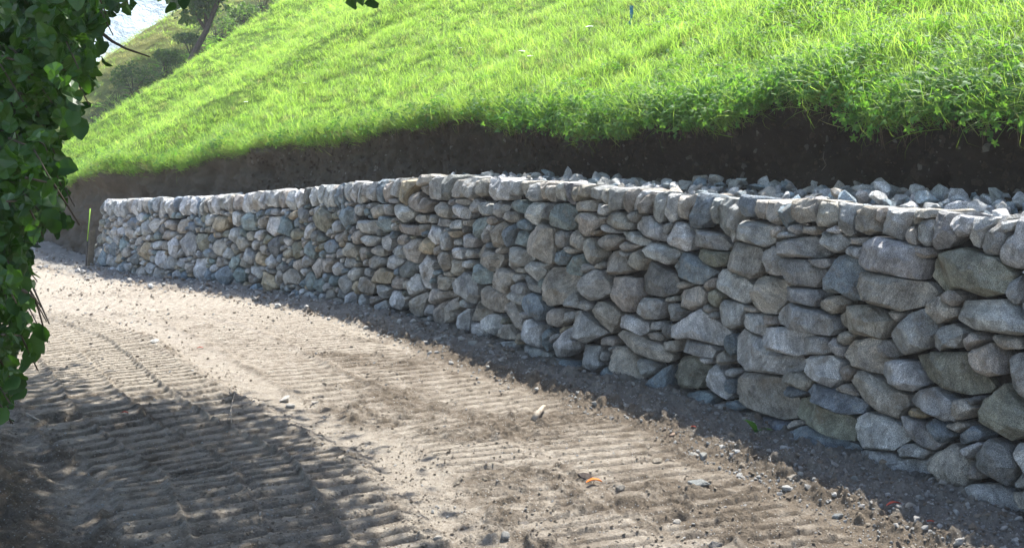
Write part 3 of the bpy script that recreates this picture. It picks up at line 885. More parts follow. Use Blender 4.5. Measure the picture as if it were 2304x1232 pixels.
for vid, (x0, y0, sc, txt) in VIEWS.items():
    for line in txt.strip().split('\n'):
        k, *pts = line.split()
        px = np.array([[float(a) for a in p.split(',')] for p in pts]) / sc + np.array([x0, y0])
        sv = unproj_wall(px)
        if k[0] == 'c': sv[:, 1] = np.minimum(sv[:, 1], hat(sv[:, 0]) + 0.03)
        i0, i1, j0, j1 = box(sv.min(0), sv.max(0))
        if i1 <= i0 or j1 <= j0: continue
        m = poly_mask(sv, i0, i1, j0, j1) & (lab[i0:i1, j0:j1] == 0)
        if m.sum() < 25: continue
        stones.append(dict(k=k[-1], cap=k[0] == 'c')); lab[i0:i1, j0:j1][m] = len(stones) - 1
        s_traced = [min(s_traced[0], sv[:, 0].min()), max(s_traced[1], sv[:, 0].max())]
print('traced', len(stones) - 1, 's range', s_traced, 'end', S_END)
# coping stones where none were read off: a row of slabs on edge
def caps(sa_, sb_):
    s = sa_; r = np.random.default_rng(5)
    while s < sb_:
        w = r.uniform(0.07, 0.17); hh = hat(s) + r.normal(0, 0.012); low = hh - r.uniform(0.19, 0.27); sk = r.normal(0, 0.02); g = 0.006
        poly = [(s + g, low + r.uniform(0, .04)), (s + w * .5, low - .01), (s + w - g, low + r.uniform(0, .04)), (s + w - g + sk, hh - r.uniform(0, .03)),
                (s + w * .5 + sk, hh + .01), (s + g + sk, hh - r.uniform(0, .03))]
        a = np.array(poly); i0, i1, j0, j1 = box(a.min(0), a.max(0))
        m = poly_mask(a, i0, i1, j0, j1) & (lab[i0:i1, j0:j1] == 0)
        if m.sum() > 120:
            stones.append(dict(k=r.choice(list('gggwwllbd')), cap=True)); lab[i0:i1, j0:j1][m] = len(stones) - 1
        s += w
caps(S0, s_traced[0] + 0.1); caps(s_traced[1] - 0.1, S_END)
for i in range(NS):
    if not (s_traced[0] < gs[i] < s_traced[1]): continue
    col = lab[i]; js = np.nonzero(col > 0)[0]
    if not len(js): continue
    j = js[-1]; k = col[j]
    if stones[k]['cap']:
        tgt = hat(gs[i]) + 0.020 * math.sin(k * 2.7) - 0.004
        if gv[j] > tgt - 0.14: lab[i, j + 1:max(j + 1, int((tgt - V0) / RES))] = k
# room for body stones: below the coping, above the ground, ends ragged
top = hat(gs) - 0.20
top = np.where(gs > S_END - 0.02, np.maximum(0, (S_END + 0.5 - gs) / 0.5) * (hat(gs) - 0.25), top)
for i in range(NS):                      # body may rise right under the traced coping
    c = np.nonzero(lab[i] > 0)[0]
free_ok = gv[None, :] < top[:, None]
blocked = (lab > 0) | ~free_ok
ZONE = 1
r = np.random.default_rng(11)
def throw(rad_list, tries, lo, hi, tol):
    """drop rough ellipses into free room, biggest first"""
    global blocked
    for R, n in rad_list:
        for _ in range(int(n * tries)):
            s = r.uniform(lo, hi); v = r.uniform(-0.12, 1.4)
            asp = r.uniform(0.55, 0.95); a = R; b = R * asp; th = r.normal(0, 0.45) if R > 0.05 else r.uniform(0, 3.14)
            i0, i1, j0, j1 = box((s - a, v - a), (s + a, v + a))
            if i1 - i0 < 4 or j1 - j0 < 3: continue
            ci, cj = (i0 + i1) // 2, (j0 + j1) // 2
            if blocked[ci, cj]: continue
            x = gs[i0:i1][:, None] - s; y = gv[j0:j1][None, :] - v
            xx = (x * math.cos(th) + y * math.sin(th)) / a; yy = (-x * math.sin(th) + y * math.cos(th)) / b
            m = np.ones(xx.shape, bool); w0_ = r.uniform(0, 6.28); nk = r.integers(4, 8)
            for w_ in range(nk):
                an_ = w0_ + 6.283 * w_ / nk + r.normal(0, 0.22); m &= xx * math.cos(an_) + yy * math.sin(an_) < r.uniform(0.68, 0.98)
            t = m.sum()
            if t < 12 or (blocked[i0:i1, j0:j1] & m).sum() > tol * t: continue
            m &= ~blocked[i0:i1, j0:j1]
            stones.append(dict(k=r.choice(list('ggggwwwllbbdmyt')), cap=False)); lab[i0:i1, j0:j1][m] = len(stones) - 1
            blocked[i0:i1, j0:j1] |= m
zl, zr = s_traced[1] - 0.05, s_traced[0] + 0.05
for lo, hi in ((S0, zr), (zl, S1)):
    L = hi - lo
    throw([(0.19, 2), (0.16, 6), (0.135, 14), (0.115, 26), (0.095, 50), (0.08, 70), (0.065, 90), (0.05, 110), (0.038, 130), (0.028, 150)], L * 1.6, lo, hi, 0.06)
throw([(0.07, 60), (0.055, 90), (0.042, 130), (0.032, 130)], (zl - zr) * 0.8, zr, zl, 0.05)
# let every stone grow a little into the joints, then read its outline
def grow(n):
    global lab
    for k in range(n):
        e = lab == 0
        new = lab.copy()
        for ax, sh in ((0, 1), (0, -1), (1, 1), (1, -1)):
            q = np.roll(lab, sh, ax)
            mm = (new == 0) & (q > 0) & free2; new[mm] = q[mm]
        lab = new
free2 = gv[None, :] < (hat(gs) + 0.02)[:, None]
grow(2)
tz = (gs > zl) | (gs < zr)
def grow_zone(n):
    global lab
    for k in range(n):
        new = lab.copy()
        for ax, sh in ((0, 1), (0, -1), (1, 1), (1, -1)):
            q = np.roll(lab, sh, ax)
            mm = (new == 0) & (q > 0) & free_ok & tz[:, None]; new[mm] = q[mm]
        lab = new
grow_zone(2)
ids, inv = np.unique(lab, return_inverse=True)
area = np.bincount(lab.ravel(), minlength=len(stones))
II, JJ = np.nonzero(lab)
LL = lab[II, JJ]
cs = np.bincount(LL, weights=gs[II], minlength=len(stones)) / np.maximum(area, 1)
cv = np.bincount(LL, weights=gv[JJ], minlength=len(stones)) / np.maximum(area, 1)

_x = gs[II] - cs[LL]; _y = gv[JJ] - cv[LL]
cxx = np.bincount(LL, weights=_x * _x, minlength=len(stones)) / np.maximum(area, 1) + 1e-6
cyy = np.bincount(LL, weights=_y * _y, minlength=len(stones)) / np.maximum(area, 1) + 1e-6
cxy = np.bincount(LL, weights=_x * _y, minlength=len(stones)) / np.maximum(area, 1)

def stone_geo(i, K, rings, depth, rr):
    """a rounded, faceted stone with the outline it has in the label map"""
    ph_ = np.linspace(0, 2 * math.pi, K, endpoint=False)   # rays spaced evenly round the stone's own ellipse
    ew_v, ev_ = np.linalg.eigh(np.array([[cxx[i], cxy[i]], [cxy[i], cyy[i]]])); Mq = ev_ @ np.diag(np.sqrt(ew_v)) @ ev_.T
    dv_ = Mq @ np.stack([np.cos(ph_), np.sin(ph_)]); th = np.arctan2(dv_[1], dv_[0])
    Rm = np.zeros(K); step = RES * 0.5
    ca, sn = np.cos(th), np.sin(th)
    alive = np.ones(K, bool); d = 0
    while alive.any() and d < 0.7:
        d += step
        a = ((cs[i] + ca * d - S0) / RES).astype(int); b = ((cv[i] + sn * d - V0) / RES).astype(int)
        ok = (a >= 0) & (a < NS) & (b >= 0) & (b < NV)
        own = np.zeros(K, bool); own[ok] = lab[a[ok], b[ok]] == i
        if d < 0.012: own[:] = True
        alive &= own; Rm[alive] = d
    Rm = np.maximum(Rm, 0.01)
    Rs = (np.roll(Rm, 1) + 7 * Rm + np.roll(Rm, -1)) / 9 - min(0.008, 0.003 + 0.035 * math.sqrt(area[i]) * RES)
    size = math.sqrt(area[i] * RES * RES / math.pi)
    Q = np.stack([Rs * ca, Rs * sn], 1)                    # broken stone: few straight edges between corners
    a0 = int(np.argmax(Rs)); a1 = int(np.argmax(np.linalg.norm(Q - Q[a0], axis=1)))
    keep_ = {a0, a1}; stack_ = [(a0, a1), (a1, a0)]; tol = 0.07 * size + 0.002
    while stack_:
        p_, q_ = stack_.pop(); idx_ = [(p_ + w_) % K for w_ in range(1, (q_ - p_) % K)]
        if not idx_: continue
        e_ = Q[q_] - Q[p_]; L_ = np.hypot(*e_) + 1e-9; dd_ = np.abs((Q[idx_] - Q[p_]) @ np.array([-e_[1], e_[0]])) / L_
        m_ = int(np.argmax(dd_))
        if dd_[m_] > tol: keep_.add(idx_[m_]); stack_ += [(p_, idx_[m_]), (idx_[m_], q_)]
    kk = sorted(keep_)
    if len(kk) >= 4:
        for w_ in range(len(kk)):
            p_, q_ = kk[w_], kk[(w_ + 1) % len(kk)]; e_ = Q[q_] - Q[p_]
            for m_ in range(1, (q_ - p_) % K):
                j_ = (p_ + m_) % K; den = ca[j_] * e_[1] - sn[j_] * e_[0]
                if abs(den) > 1e-9:
                    tq = (Q[p_][0] * e_[1] - Q[p_][1] * e_[0]) / den
                    if 0.5 * Rs[j_] < tq < 1.5 * Rs[j_]: Rs[j_] = tq
    rho = np.r_[0, (1 - np.linspace(1, 0, rings - 1) ** 1.5)[1:] * 1.0]
    rho = rho / rho[-1]
    T = min(0.075, 0.016 + size * rr.uniform(0.32, 0.5)) * (0.75 if depth > 0.2 else 1.0)
    bev = float(np.clip(rr.uniform(0.5, 1.0) * T / size, 0.12, 0.42))
    rho = np.r_[np.linspace(0, 1, rings - 2) ** 0.85 * (1 - bev), 1 - bev * 0.5, 1.0]
    x = (rho[:, None] * Rs[None, :]) * ca[None, :]; y = (rho[:, None] * Rs[None, :]) * sn[None, :]
    h = T * np.clip((1 - rho[:, None]) / bev, 0, 1) + 0 * x - 0.10 * np.maximum(0, -y - 0.35 * size)
    ph = rr.uniform(0, 6.28)
    for q in range(rr.integers(2, 4)):                    # the two or three broad faces
        ph += rr.uniform(1.5, 2.7); sl = rr.uniform(0.2, 0.75)
        h = np.minimum(h, T * rr.uniform(0.80, 1.0) - sl * (x * math.cos(ph) + y * math.sin(ph) - rr.uniform(-0.1, 0.25) * size))
    for q in range(rr.integers(4, 8)):                    # steep chipped corners
        ph = rr.uniform(0, 6.28); sl = rr.uniform(0.8, 2.2)
        h = np.minimum(h, T * rr.uniform(0.7, 1.0) - sl * (x * math.cos(ph) + y * math.sin(ph) - rr.uniform(0.62, 0.95) * size))
    h = np.maximum(h, -0.035)
    tx, ty = rr.normal(0, 0.12, 2) * (0.5 if depth > 0.2 else 1); ty -= 0.04
    h = h + tx * x + ty * y
    if depth > 0.25: depth = depth * rr.uniform(0.6, 1.05)
    back = [(1.0, -0.035), (0.98, -0.5 * depth), (0.86 if depth < 0.2 else 0.93, -depth)]
    X = [x]; Y = [y]; Hh = [h]
    for f, z in back:
        X.append((Rs * ca * f)[None]); Y.append((Rs * sn * f)[None]); Hh.append(np.full((1, K), z) + np.minimum(h[-1:], 0))
    X = np.concatenate(X); Y = np.concatenate(Y); Hh = np.concatenate(Hh); nr = len(X)
    s = cs[i]; t = np.array([np.interp(s, Ws, Wt[:, 0]), np.interp(s, Ws, Wt[:, 1]), 0]); n = np.append(nat(np.array([s]))[0], 0)
    up = np.array([0, 0, 1.0]) + n * BATTER
    c = face(np.array([s]), np.array([cv[i]]))[0]
    pop = rr.normal(0, 0.012) - 0.1 * T
    V = X.ravel()[:, None] * t + Y.ravel()[:, None] * up + (-n)[None] * (Hh.ravel() + pop - 0.045)[:, None]
    wp = V + c
    a = min(0.016, 0.004 + 0.05 * size)
    nz = fbm3(wp, 9, 3, 5)[:, None] * (-n) * a * 0.6 + np.stack([fbm3(wp, 30, 2, 7)] * 3, 1) * (-n + 0.3 * up) * 0.012
    V = V + nz
    if depth > 0.2:       # long coping stone: uneven back
        V += 0.034 * fbm3(wp, 5, 2, 77)[:, None] * np.array([0, 0, 1.0])
    Fq = []
    for q in range(1, nr - 1):
        for j in range(K):
            j2 = (j + 1) % K
            Fq.append([q * K + j, q * K + j2, (q + 1) * K + j2, (q + 1) * K + j])
    Vc = np.vstack([V[:1], V[K:]])        # ring 0 collapsed to one vertex
    Fq = [[v - K + 1 for v in f] for f in Fq]
    for j in range(K): Fq.append([0, 1 + (j + 1) % K, 1 + j])
    last = len(Vc) - K
    Fq.append([last + j for j in range(K)])
    Fq = [f[::-1] for f in Fq]
    A_ = np.array(Euler(rr.uniform(0, 6.28, 3)).to_matrix()) if depth < 0.2 else np.array(Euler((1.4 + rr.normal(0, .3), rr.normal(0, .3), rr.uniform(0, 6.28))).to_matrix())
    stones[i]['grain'] = Vc @ A_.T + rr.uniform(0, 40, 3)
    return c, Vc, Fq

wall = empty('dry_stone_wall', (*at(np.array([6.0]))[0], 0))
tag(wall, 'long curving grey dry stone wall topped with upright coping stones, below the grassy bank', 'wall')
wl = np.array(wall.location)
def pd(i):
    p = face(np.array([cs[i]]), np.array([cv[i]]))[0]; 
    q = proj(p); vis = p[1] > 3 and -60 < q[0] < 2380 and q[1] < 1300
    return math.sqrt(area[i]) / p[1] if vis else 0.0
order = [i for i in range(1, len(stones)) if area[i] > 10]
score = {i: pd(i) for i in order}
cap_ids = sorted([i for i in order if stones[i]['cap']], key=lambda i: -score[i])
body_ids = sorted([i for i in order if not stones[i]['cap']], key=lambda i: -score[i])
print('caps', len(cap_ids), 'body', len(body_ids))
def put(idlist, name, keep, depth, restname):
    restV = []; restF = []; restT = []; restG = []
    n = 0
    for q, i in enumerate(idlist):
        rr = np.random.default_rng(i * 13 + 1); sc_ = score[i]
        px = sc_ * RES * F
        K, rings = (52, 13) if px > 60 else (36, 10) if px > 25 else (24, 7) if px > 10 else (14, 5)
        c, V, Fq = stone_geo(i, K, rings, depth, rr)
        tn = tint_of(stones[i]['k'], rr)
        if q < keep and sc_ > 0:
            me_ = mesh(name, V, Fq, M_STONE, tn, grain=stones[i]['grain']); me_.set_sharp_from_angle(angle=math.radians(19)); o = obj(name, me_, wall, Vector(c) - Vector(wl))
        else:
            restV.append(V + c - wl); restG.append(stones[i]['grain']); restT.append(np.tile(tn, (len(V), 1)))
            restF += [[v + n for v in f] for f in Fq]; n += len(V)
    if restV:
        o = obj(restname, mesh(restname, np.vstack(restV), restF, M_STONE, np.vstack(restT), grain=np.vstack(restG)), wall)
        o['kind'] = 'stuff'
put(cap_ids, 'coping_stone', 290, 0.36, 'far_coping')
put(body_ids, 'stone', 300, 0.15, 'small_stones')
# dark heart of the wall behind the joints
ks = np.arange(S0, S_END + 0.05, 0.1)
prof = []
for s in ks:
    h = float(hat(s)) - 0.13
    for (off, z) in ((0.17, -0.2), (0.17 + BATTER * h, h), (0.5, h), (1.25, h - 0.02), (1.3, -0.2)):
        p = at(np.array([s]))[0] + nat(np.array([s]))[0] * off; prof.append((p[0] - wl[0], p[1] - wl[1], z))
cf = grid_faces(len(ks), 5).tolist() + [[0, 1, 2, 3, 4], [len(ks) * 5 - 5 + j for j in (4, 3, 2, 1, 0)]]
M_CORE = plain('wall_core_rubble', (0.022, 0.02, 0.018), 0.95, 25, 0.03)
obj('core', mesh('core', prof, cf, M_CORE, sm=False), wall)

# ------------------------------------------------------------------ loose angular backfill behind the coping
import bmesh
def rock_mesh(name, seed, mat, n=15, flat=0.7, bevel=True, tint=None, rough=0.0, cuts=0):
    rr = np.random.default_rng(seed); bm = bmesh.new()
    p = rr.normal(size=(n, 3)); p /= np.linalg.norm(p, axis=1)[:, None]; p *= rr.uniform(0.8, 1.05, (n, 1)); p *= np.array([1.0, rr.uniform(.65, .95), flat * rr.uniform(.75, 1.1)])
    vs = [bm.verts.new(q) for q in p]
    bmesh.ops.convex_hull(bm, input=vs)
    for v in [v for v in bm.verts if not v.link_faces]: bm.verts.remove(v)
    if bevel: bmesh.ops.bevel(bm, geom=list(bm.edges), offset=0.05, segments=1, affect='EDGES', clamp_overlap=True)
    if cuts:
        bmesh.ops.triangulate(bm, faces=bm.faces[:]); bmesh.ops.subdivide_edges(bm, edges=bm.edges[:], cuts=cuts, use_grid_fill=True)
        co = np.array([v.co[:] for v in bm.verts]); nz = fbm3(co + seed, 2.2, 3, seed) * rough
        for v, q in zip(bm.verts, nz): v.co *= 1 + float(q)
    bm.normal_update()
    me = bpy.data.meshes.new(name); bm.to_mesh(me); bm.free()
    me.polygons.foreach_set('use_smooth', [False] * len(me.polygons))
    if tint is not None:
        a = me.color_attributes.new('tint', 'FLOAT_COLOR', 'POINT')
        a.data.foreach_set('color', np.tile(np.append(tint, 1.0), len(me.vertices)).astype(np.float32))
    co_ = np.zeros(len(me.vertices) * 3, np.float32); me.vertices.foreach_get('co', co_)
    a = me.attributes.new('grain', 'FLOAT_VECTOR', 'POINT'); a.data.foreach_set('vector', co_ * 0.09 + seed)
    me.materials.append(mat); return me
fill = empty('stone_backfill', (*(at(np.array([7.0])) + nat(np.array([7.0])) * 0.8)[0], 1.4))
tag(fill, 'strip of loose angular grey rubble packed between the coping and the dark earth bank', 'rubble')
fl = np.array(fill.location)
variants = [rock_mesh('backfill_rock', 100 + k, M_STONE, n=int(13 + k % 5), flat=0.62, tint=tint_of('gbgglbgwl'[k % 9], np.random.default_rng(k)) * 1.2) for k in range(18)]
r = np.random.default_rng(3); pts = []
for layer in range(2):
    for _ in range(15000 if layer == 0 else 5000):
        s = r.uniform(3.2, S_END - 0.2); w = r.uniform(0.34, strip_w(s) + 0.02)
        R = r.uniform(0.04, 0.115) * (1.15 - 0.2 * layer)
        if all((s - a) ** 2 + (w - b) ** 2 > (0.72 * (R + c)) ** 2 for a, b, c, l in pts if l == layer): pts.append((s, w, R, layer))
cand = []
for s, w, R, layer in pts:
    if layer == 1 and (w < 0.5 or s > 13.5): continue
    p = at(np.array([s]))[0] + nat(np.array([s]))[0] * w
    z = float(hat(s)) - 0.115 + 0.40 * R + layer * 0.06 + (0.11 if s < 10 else 0.05) * max(0, (w - 0.4)) + r.normal(0, 0.01)
    cand.append((R / p[1] * (1 if p[1] > 4.5 else 0.01), p[0], p[1], z, R))
cand.sort(key=lambda c: -c[0])
rv = []; rf = []; rt = []; rg = []; n = 0
base = []
for me in variants:
    co = np.zeros(len(me.vertices) * 3); me.vertices.foreach_get('co', co); base.append((co.reshape(-1, 3), [list(p.vertices) for p in me.polygons], np.array(me.color_attributes['tint'].data[0].color[:3])))
for q, (sc_, x, y, z, R) in enumerate(cand):
    k = r.integers(len(variants)); e = Euler((r.normal(0, 0.5), r.normal(0, 0.5), r.uniform(0, 6.28)))
    if q < 300:
        o = obj('backfill_stone', variants[k], fill, (x - fl[0], y - fl[1], z - fl[2]), e); o.scale = (R, R, R)
    else:
        Mx = np.array(e.to_matrix()); v = base[k][0] @ Mx.T * R + np.array([x, y, z]) - fl
        rv.append(v); rf += [[a + n for a in f] for f in base[k][1]]; n += len(v); rt.append(np.tile(base[k][2], (len(v), 1))); rg.append(v + q)
if rv:
    o = obj('distant_rubble', mesh('distant_rubble', np.vstack(rv), rf, M_STONE, np.vstack(rt), sm=False, grain=np.vstack(rg)), fill); o['kind'] = 'stuff'
print('backfill', len(cand))
# ------------------------------------------------------------------ instancing helper for uncountable stuff
def scatter(name, sources, P, R, S, idx, parent=None):
    """one object: points that carry an instance of a source mesh each"""
    srcs = bpy.data.collections.new(name + '_kinds')
    for k, me in enumerate(sources):
        srcs.objects.link(bpy.data.objects.new('%s_kind_%02d' % (name, k), me))
    me = bpy.data.meshes.new(name)
    me.vertices.add(len(P)); me.vertices.foreach_set('co', np.asarray(P, np.float32).ravel())
    a = me.attributes.new('rot', 'FLOAT_VECTOR', 'POINT'); a.data.foreach_set('vector', np.asarray(R, np.float32).ravel())
    a = me.attributes.new('scl', 'FLOAT_VECTOR', 'POINT'); a.data.foreach_set('vector', np.asarray(S, np.float32).ravel())
    a = me.attributes.new('kidx', 'INT', 'POINT'); a.data.foreach_set('value', np.asarray(idx, np.int32))
    o = obj(name, me, parent)
    ng = bpy.data.node_groups.new(name, 'GeometryNodeTree')
    ng.interface.new_socket('Geometry', in_out='INPUT', socket_type='NodeSocketGeometry')
    ng.interface.new_socket('Geometry', in_out='OUTPUT', socket_type='NodeSocketGeometry')
    N = ng.nodes; gi = N.new('NodeGroupInput'); go = N.new('NodeGroupOutput'); ip = N.new('GeometryNodeInstanceOnPoints')
    ci = N.new('GeometryNodeCollectionInfo'); ci.inputs['Collection'].default_value = srcs
    ci.inputs['Separate Children'].default_value = True; ci.inputs['Reset Children'].default_value = True
    def na(nm, ty):
        q = N.new('GeometryNodeInputNamedAttribute'); q.data_type = ty; q.inputs['Name'].default_value = nm; return q.outputs['Attribute']
    e = N.new('FunctionNodeEulerToRotation')
    L = ng.links
    L.new(gi.outputs[0], ip.inputs['Points']); L.new(ci.outputs[0], ip.inputs['Instance']); ip.inputs['Pick Instance'].default_value = True
    L.new(na('kidx', 'INT'), ip.inputs['Instance Index']); L.new(na('rot', 'FLOAT_VECTOR'), e.inputs[0]); L.new(e.outputs[0], ip.inputs['Rotation'])
    L.new(na('scl', 'FLOAT_VECTOR'), ip.inputs['Scale']); L.new(ip.outputs[0], go.inputs[0])
    m = o.modifiers.new('scatter', 'NODES'); m.node_group = ng
    o['kind'] = 'stuff'
    return o

# ------------------------------------------------------------------ grass
def tuft(name, seed, mat, nb, length, width, spread, curl, up=1.0):
    rr = np.random.default_rng(seed); V = []; Fc = []
    for b in range(nb):
        az = rr.uniform(0, 6.283); L = length * rr.uniform(0.5, 1.15); w = width * rr.uniform(0.7, 1.25); c = curl * rr.uniform(0.3, 1.6)
        bx, by = rr.normal(0, spread, 2); lean = rr.uniform(0.02, 0.5)
        d = np.array([math.cos(az), math.sin(az), 0]); pr = np.array([-d[1], d[0], 0]); p = np.array([bx, by, -0.02]); ang = math.pi / 2 - lean; n0 = len(V); seg = 5
        tw = rr.uniform(-.6, .6)
        for k in range(seg + 1):
            ww = w * (1 - (k / seg) ** 1.6) * (0.6 + 0.4 * min(1, k / 1.0))
            side = pr * math.cos(tw * k / seg) + np.array([0, 0, 1]) * math.sin(tw * k / seg) * .5
            if k < seg: V += [tuple(p - side * ww / 2), tuple(p + side * ww / 2)]
            else: V.append(tuple(p))
            p = p + (d * math.cos(ang) + np.array([0, 0, up]) * math.sin(ang)) * L / seg; ang -= c * (k + 1) / seg
        for k in range(seg - 1): a = n0 + 2 * k; Fc.append([a, a + 1, a + 3, a + 2])
        a = n0 + 2 * (seg - 1); Fc.append([a, a + 1, a + 2])
    return mesh(name, V, Fc, mat)
def weed(name, seed, mat, ns, h, leaf, lobes=5):
    rr = np.random.default_rng(seed); V = []; Fc = []
    for b in range(ns):
        az = rr.uniform(0, 6.283); out = rr.uniform(0.15, 1.0) * h; hh = h * rr.uniform(0.5, 1.1)
        tip = np.array([math.cos(az) * out, math.sin(az) * out, hh]); w = 0.0016; n0 = len(V)
        mid = tip * [0.35, 0.35, 0.65]
        for q in (np.array([0, 0, -.01]), mid, tip):
            V += [tuple(q + [w, 0, 0]), tuple(q - [w, 0, 0])]
        Fc += [[n0, n0 + 1, n0 + 3, n0 + 2], [n0 + 2, n0 + 3, n0 + 5, n0 + 4]]
        nrm = Vector((rr.normal(0, .35), rr.normal(0, .35), 1)).normalized(); t = nrm.orthogonal().normalized(); bt = nrm.cross(t)
        r0 = leaf * rr.uniform(0.6, 1.2); n0 = len(V); V.append(tuple(tip)); m = lobes * 4; off = rr.uniform(0, 6.28)
        for k in range(m):
            a = off + 2 * math.pi * k / m; rad = r0 * (1.0, 0.72, 0.36, 0.72)[k % 4] * (1 + rr.normal(0, .06)); dz = -0.25 * rad + rr.normal(0, .05) * rad
            V.append(tuple(Vector(tip) + t * math.cos(a) * rad + bt * math.sin(a) * rad + nrm * dz))
        for k in range(m): Fc.append([n0, n0 + 1 + k, n0 + 1 + (k + 1) % m])
    return mesh(name, V, Fc, mat, sm=False)
G_NEAR = [tuft('grass_tuft', 10 + k, M_GRASS if k != 5 else M_DRYGRASS, 20, (0.17, 0.20, 0.24, 0.15, 0.21, 0.20)[k], 0.0042, 0.045, (0.5, 0.7, 0.9, 0.4, 0.8, 0.7)[k]) for k in range(6)] 
G_LONG = [tuft('long_grass_tuft', 60 + k, M_GRASS, 16, 0.40, 0.0052, 0.04, 1.2) for k in range(2)]
G_WEED = [weed('weed_cluster', 40 + k, M_WEED, 10, 0.15, 0.023, 5 if k % 2 else 3) for k in range(3)]
def orient(yaw, lean_dir, lean):
    """euler of: spin by yaw, then tip over towards lean_dir by lean"""
    q = Matrix.Rotation(lean, 3, Vector((-lean_dir[1], lean_dir[0], 0))) @ Matrix.Rotation(yaw, 3, 'Z')
    return tuple(q.to_euler())
r = np.random.default_rng(77)
# candidates over the hill, kept by a density that thins with distance
N = 700000
s_ = r.uniform(1.0, S_END + 9, N); u_ = r.uniform(0, 1, N) ** 1.0 * 34.0
pp = at(s_) + nat(s_) * (strip_w(s_) + 0.02 + u_)[:, None]
d_ = np.hypot(pp[:, 0], pp[:, 1])
area_all = (S_END + 8) * 34.0
z1 = ZC + 0.16 * d_
approx = 2.0 + 0.6 * u_ - 0.5
dens = np.where(d_ < 9, 430, 430 * (9 / d_) ** 1.5)
keep = (r.uniform(0, 1, N) < dens * area_all / N) & (approx < z1 + 1.2)
pp = pp[keep]; s_ = s_[keep]; u_ = u_[keep]; d_ = d_[keep]
hz = hill_z(pp[:, 0], pp[:, 1]); a_ = (pp - R0) @ RM
q = proj(np.c_[pp, hz])
ok = (q[:, 0] > -250) & (q[:, 0] < 2600) & (q[:, 1] > -230) & (a_ < 3.5)
pp, s_, u_, d_, hz, a_ = (k[ok] for k in (pp, s_, u_, d_, hz, a_))
clump = fbm2(pp[:, 0], pp[:, 1], 0.7, 3, 201); c2 = fbm2(pp[:, 0], pp[:, 1], 2.3, 2, 203)
kind = r.integers(0, 5, len(pp))
kind[(r.uniform(0, 1, len(pp)) < 0.09 + 0.12 * (clump > 0.2))] = 5
wd = (c2 + 0.45 * (s_ < 11.5) - 0.25 * (s_ > 13) + 0.8 * np.exp(-u_ * 1.0) > 0.42) & (r.uniform(0, 1, len(pp)) < 0.22 + 0.26 * np.exp(-u_ * 0.9) * (s_ < 12))
kind[wd] = 6 + r.integers(0, 3, wd.sum())
lg = (kind < 5) & (r.uniform(0, 1, len(pp)) < np.interp(s_, [9, 15], [0.42, 0.08])); kind[lg] = 9 + r.integers(0, 2, lg.sum())
sc = 0.80 + 0.25 * clump + r.normal(0, 0.13, len(pp)); sc = np.clip(sc, 0.4, 1.5) * np.interp(s_, [8, 18], [1.12, 0.75])
wide = np.clip(d_ / 9.0, 1, 3.2)
n_ = nat(s_)
lean = np.clip(0.12 + r.normal(0, 0.18, len(pp)) + 0.5 * np.exp(-u_ / 0.25), -0.4, 1.0)
rot = [orient(y, (-n[0], -n[1]), l) for y, n, l in zip(r.uniform(0, 6.28, len(pp)), n_, lean)]
S3 = np.stack([sc * wide ** 0.75, sc * wide ** 0.75, sc], 1)
grass = scatter('meadow_grass', G_NEAR + G_WEED + G_LONG, np.c_[pp, hz], rot, S3, kind)
print('tufts', len(pp))

# turf fringe hanging over the cut: long tufts rooted at the lip
n = 7500
s_ = r.uniform(1.5, S_END + 6, n); n = len(s_)
u_ = r.uniform(-0.10, 0.14, n)
ew_ = 0.09 * fbm2(s_, 0 * s_, 1.3, 3, 33)
pp = at(s_) + nat(s_) * (strip_w(s_) + 0.02 + ew_ + u_)[:, None]
cl_ = smooth(0.5, 0.85, vnoise2(s_ * 2.1, 0 * s_ + 7, 9)) * (u_ < 0.02)
hz = hill_z(pp[:, 0], pp[:, 1]) - np.maximum(0, -u_) * 0.8 - r.uniform(0, 0.05, n) - cl_ * r.uniform(0, 0.10, n)
dens = 0.5 + 1.2 * vnoise2(s_ * 1.7, 0 * s_, 9)
lean = r.uniform(0.2, 1.5, n); kind = r.integers(0, 6, n); w_ = r.uniform(0, 1, n) < 0.45 * (s_ < 13) + 0.08; kind[w_] = 6 + r.integers(0, 3, w_.sum()); w_ = (r.uniform(0, 1, n) < .25) & (kind < 6) & (s_ < 13); kind[w_] = 9
kp = r.uniform(0, 1, n) < dens * np.clip(9 / np.hypot(pp[:, 0], pp[:, 1]) + 0.2, 0.3, 1)
n_ = nat(s_); d_ = np.hypot(pp[:, 0], pp[:, 1]); wide = np.clip(d_ / 10, 1, 2.2)
rot = np.array([orient(y, (-a[0], -a[1]), l) for y, a, l in zip(r.uniform(0, 6.28, n), n_, lean)])
sc = r.uniform(0.6, 1.35, n) * np.interp(s_, [8, 18], [1.1, 0.7])
scatter('turf_fringe', G_NEAR + G_WEED + G_LONG, np.c_[pp, hz][kp], rot[kp], np.stack([sc * wide ** .7, sc * wide ** .7, sc], 1)[kp], kind[kp])

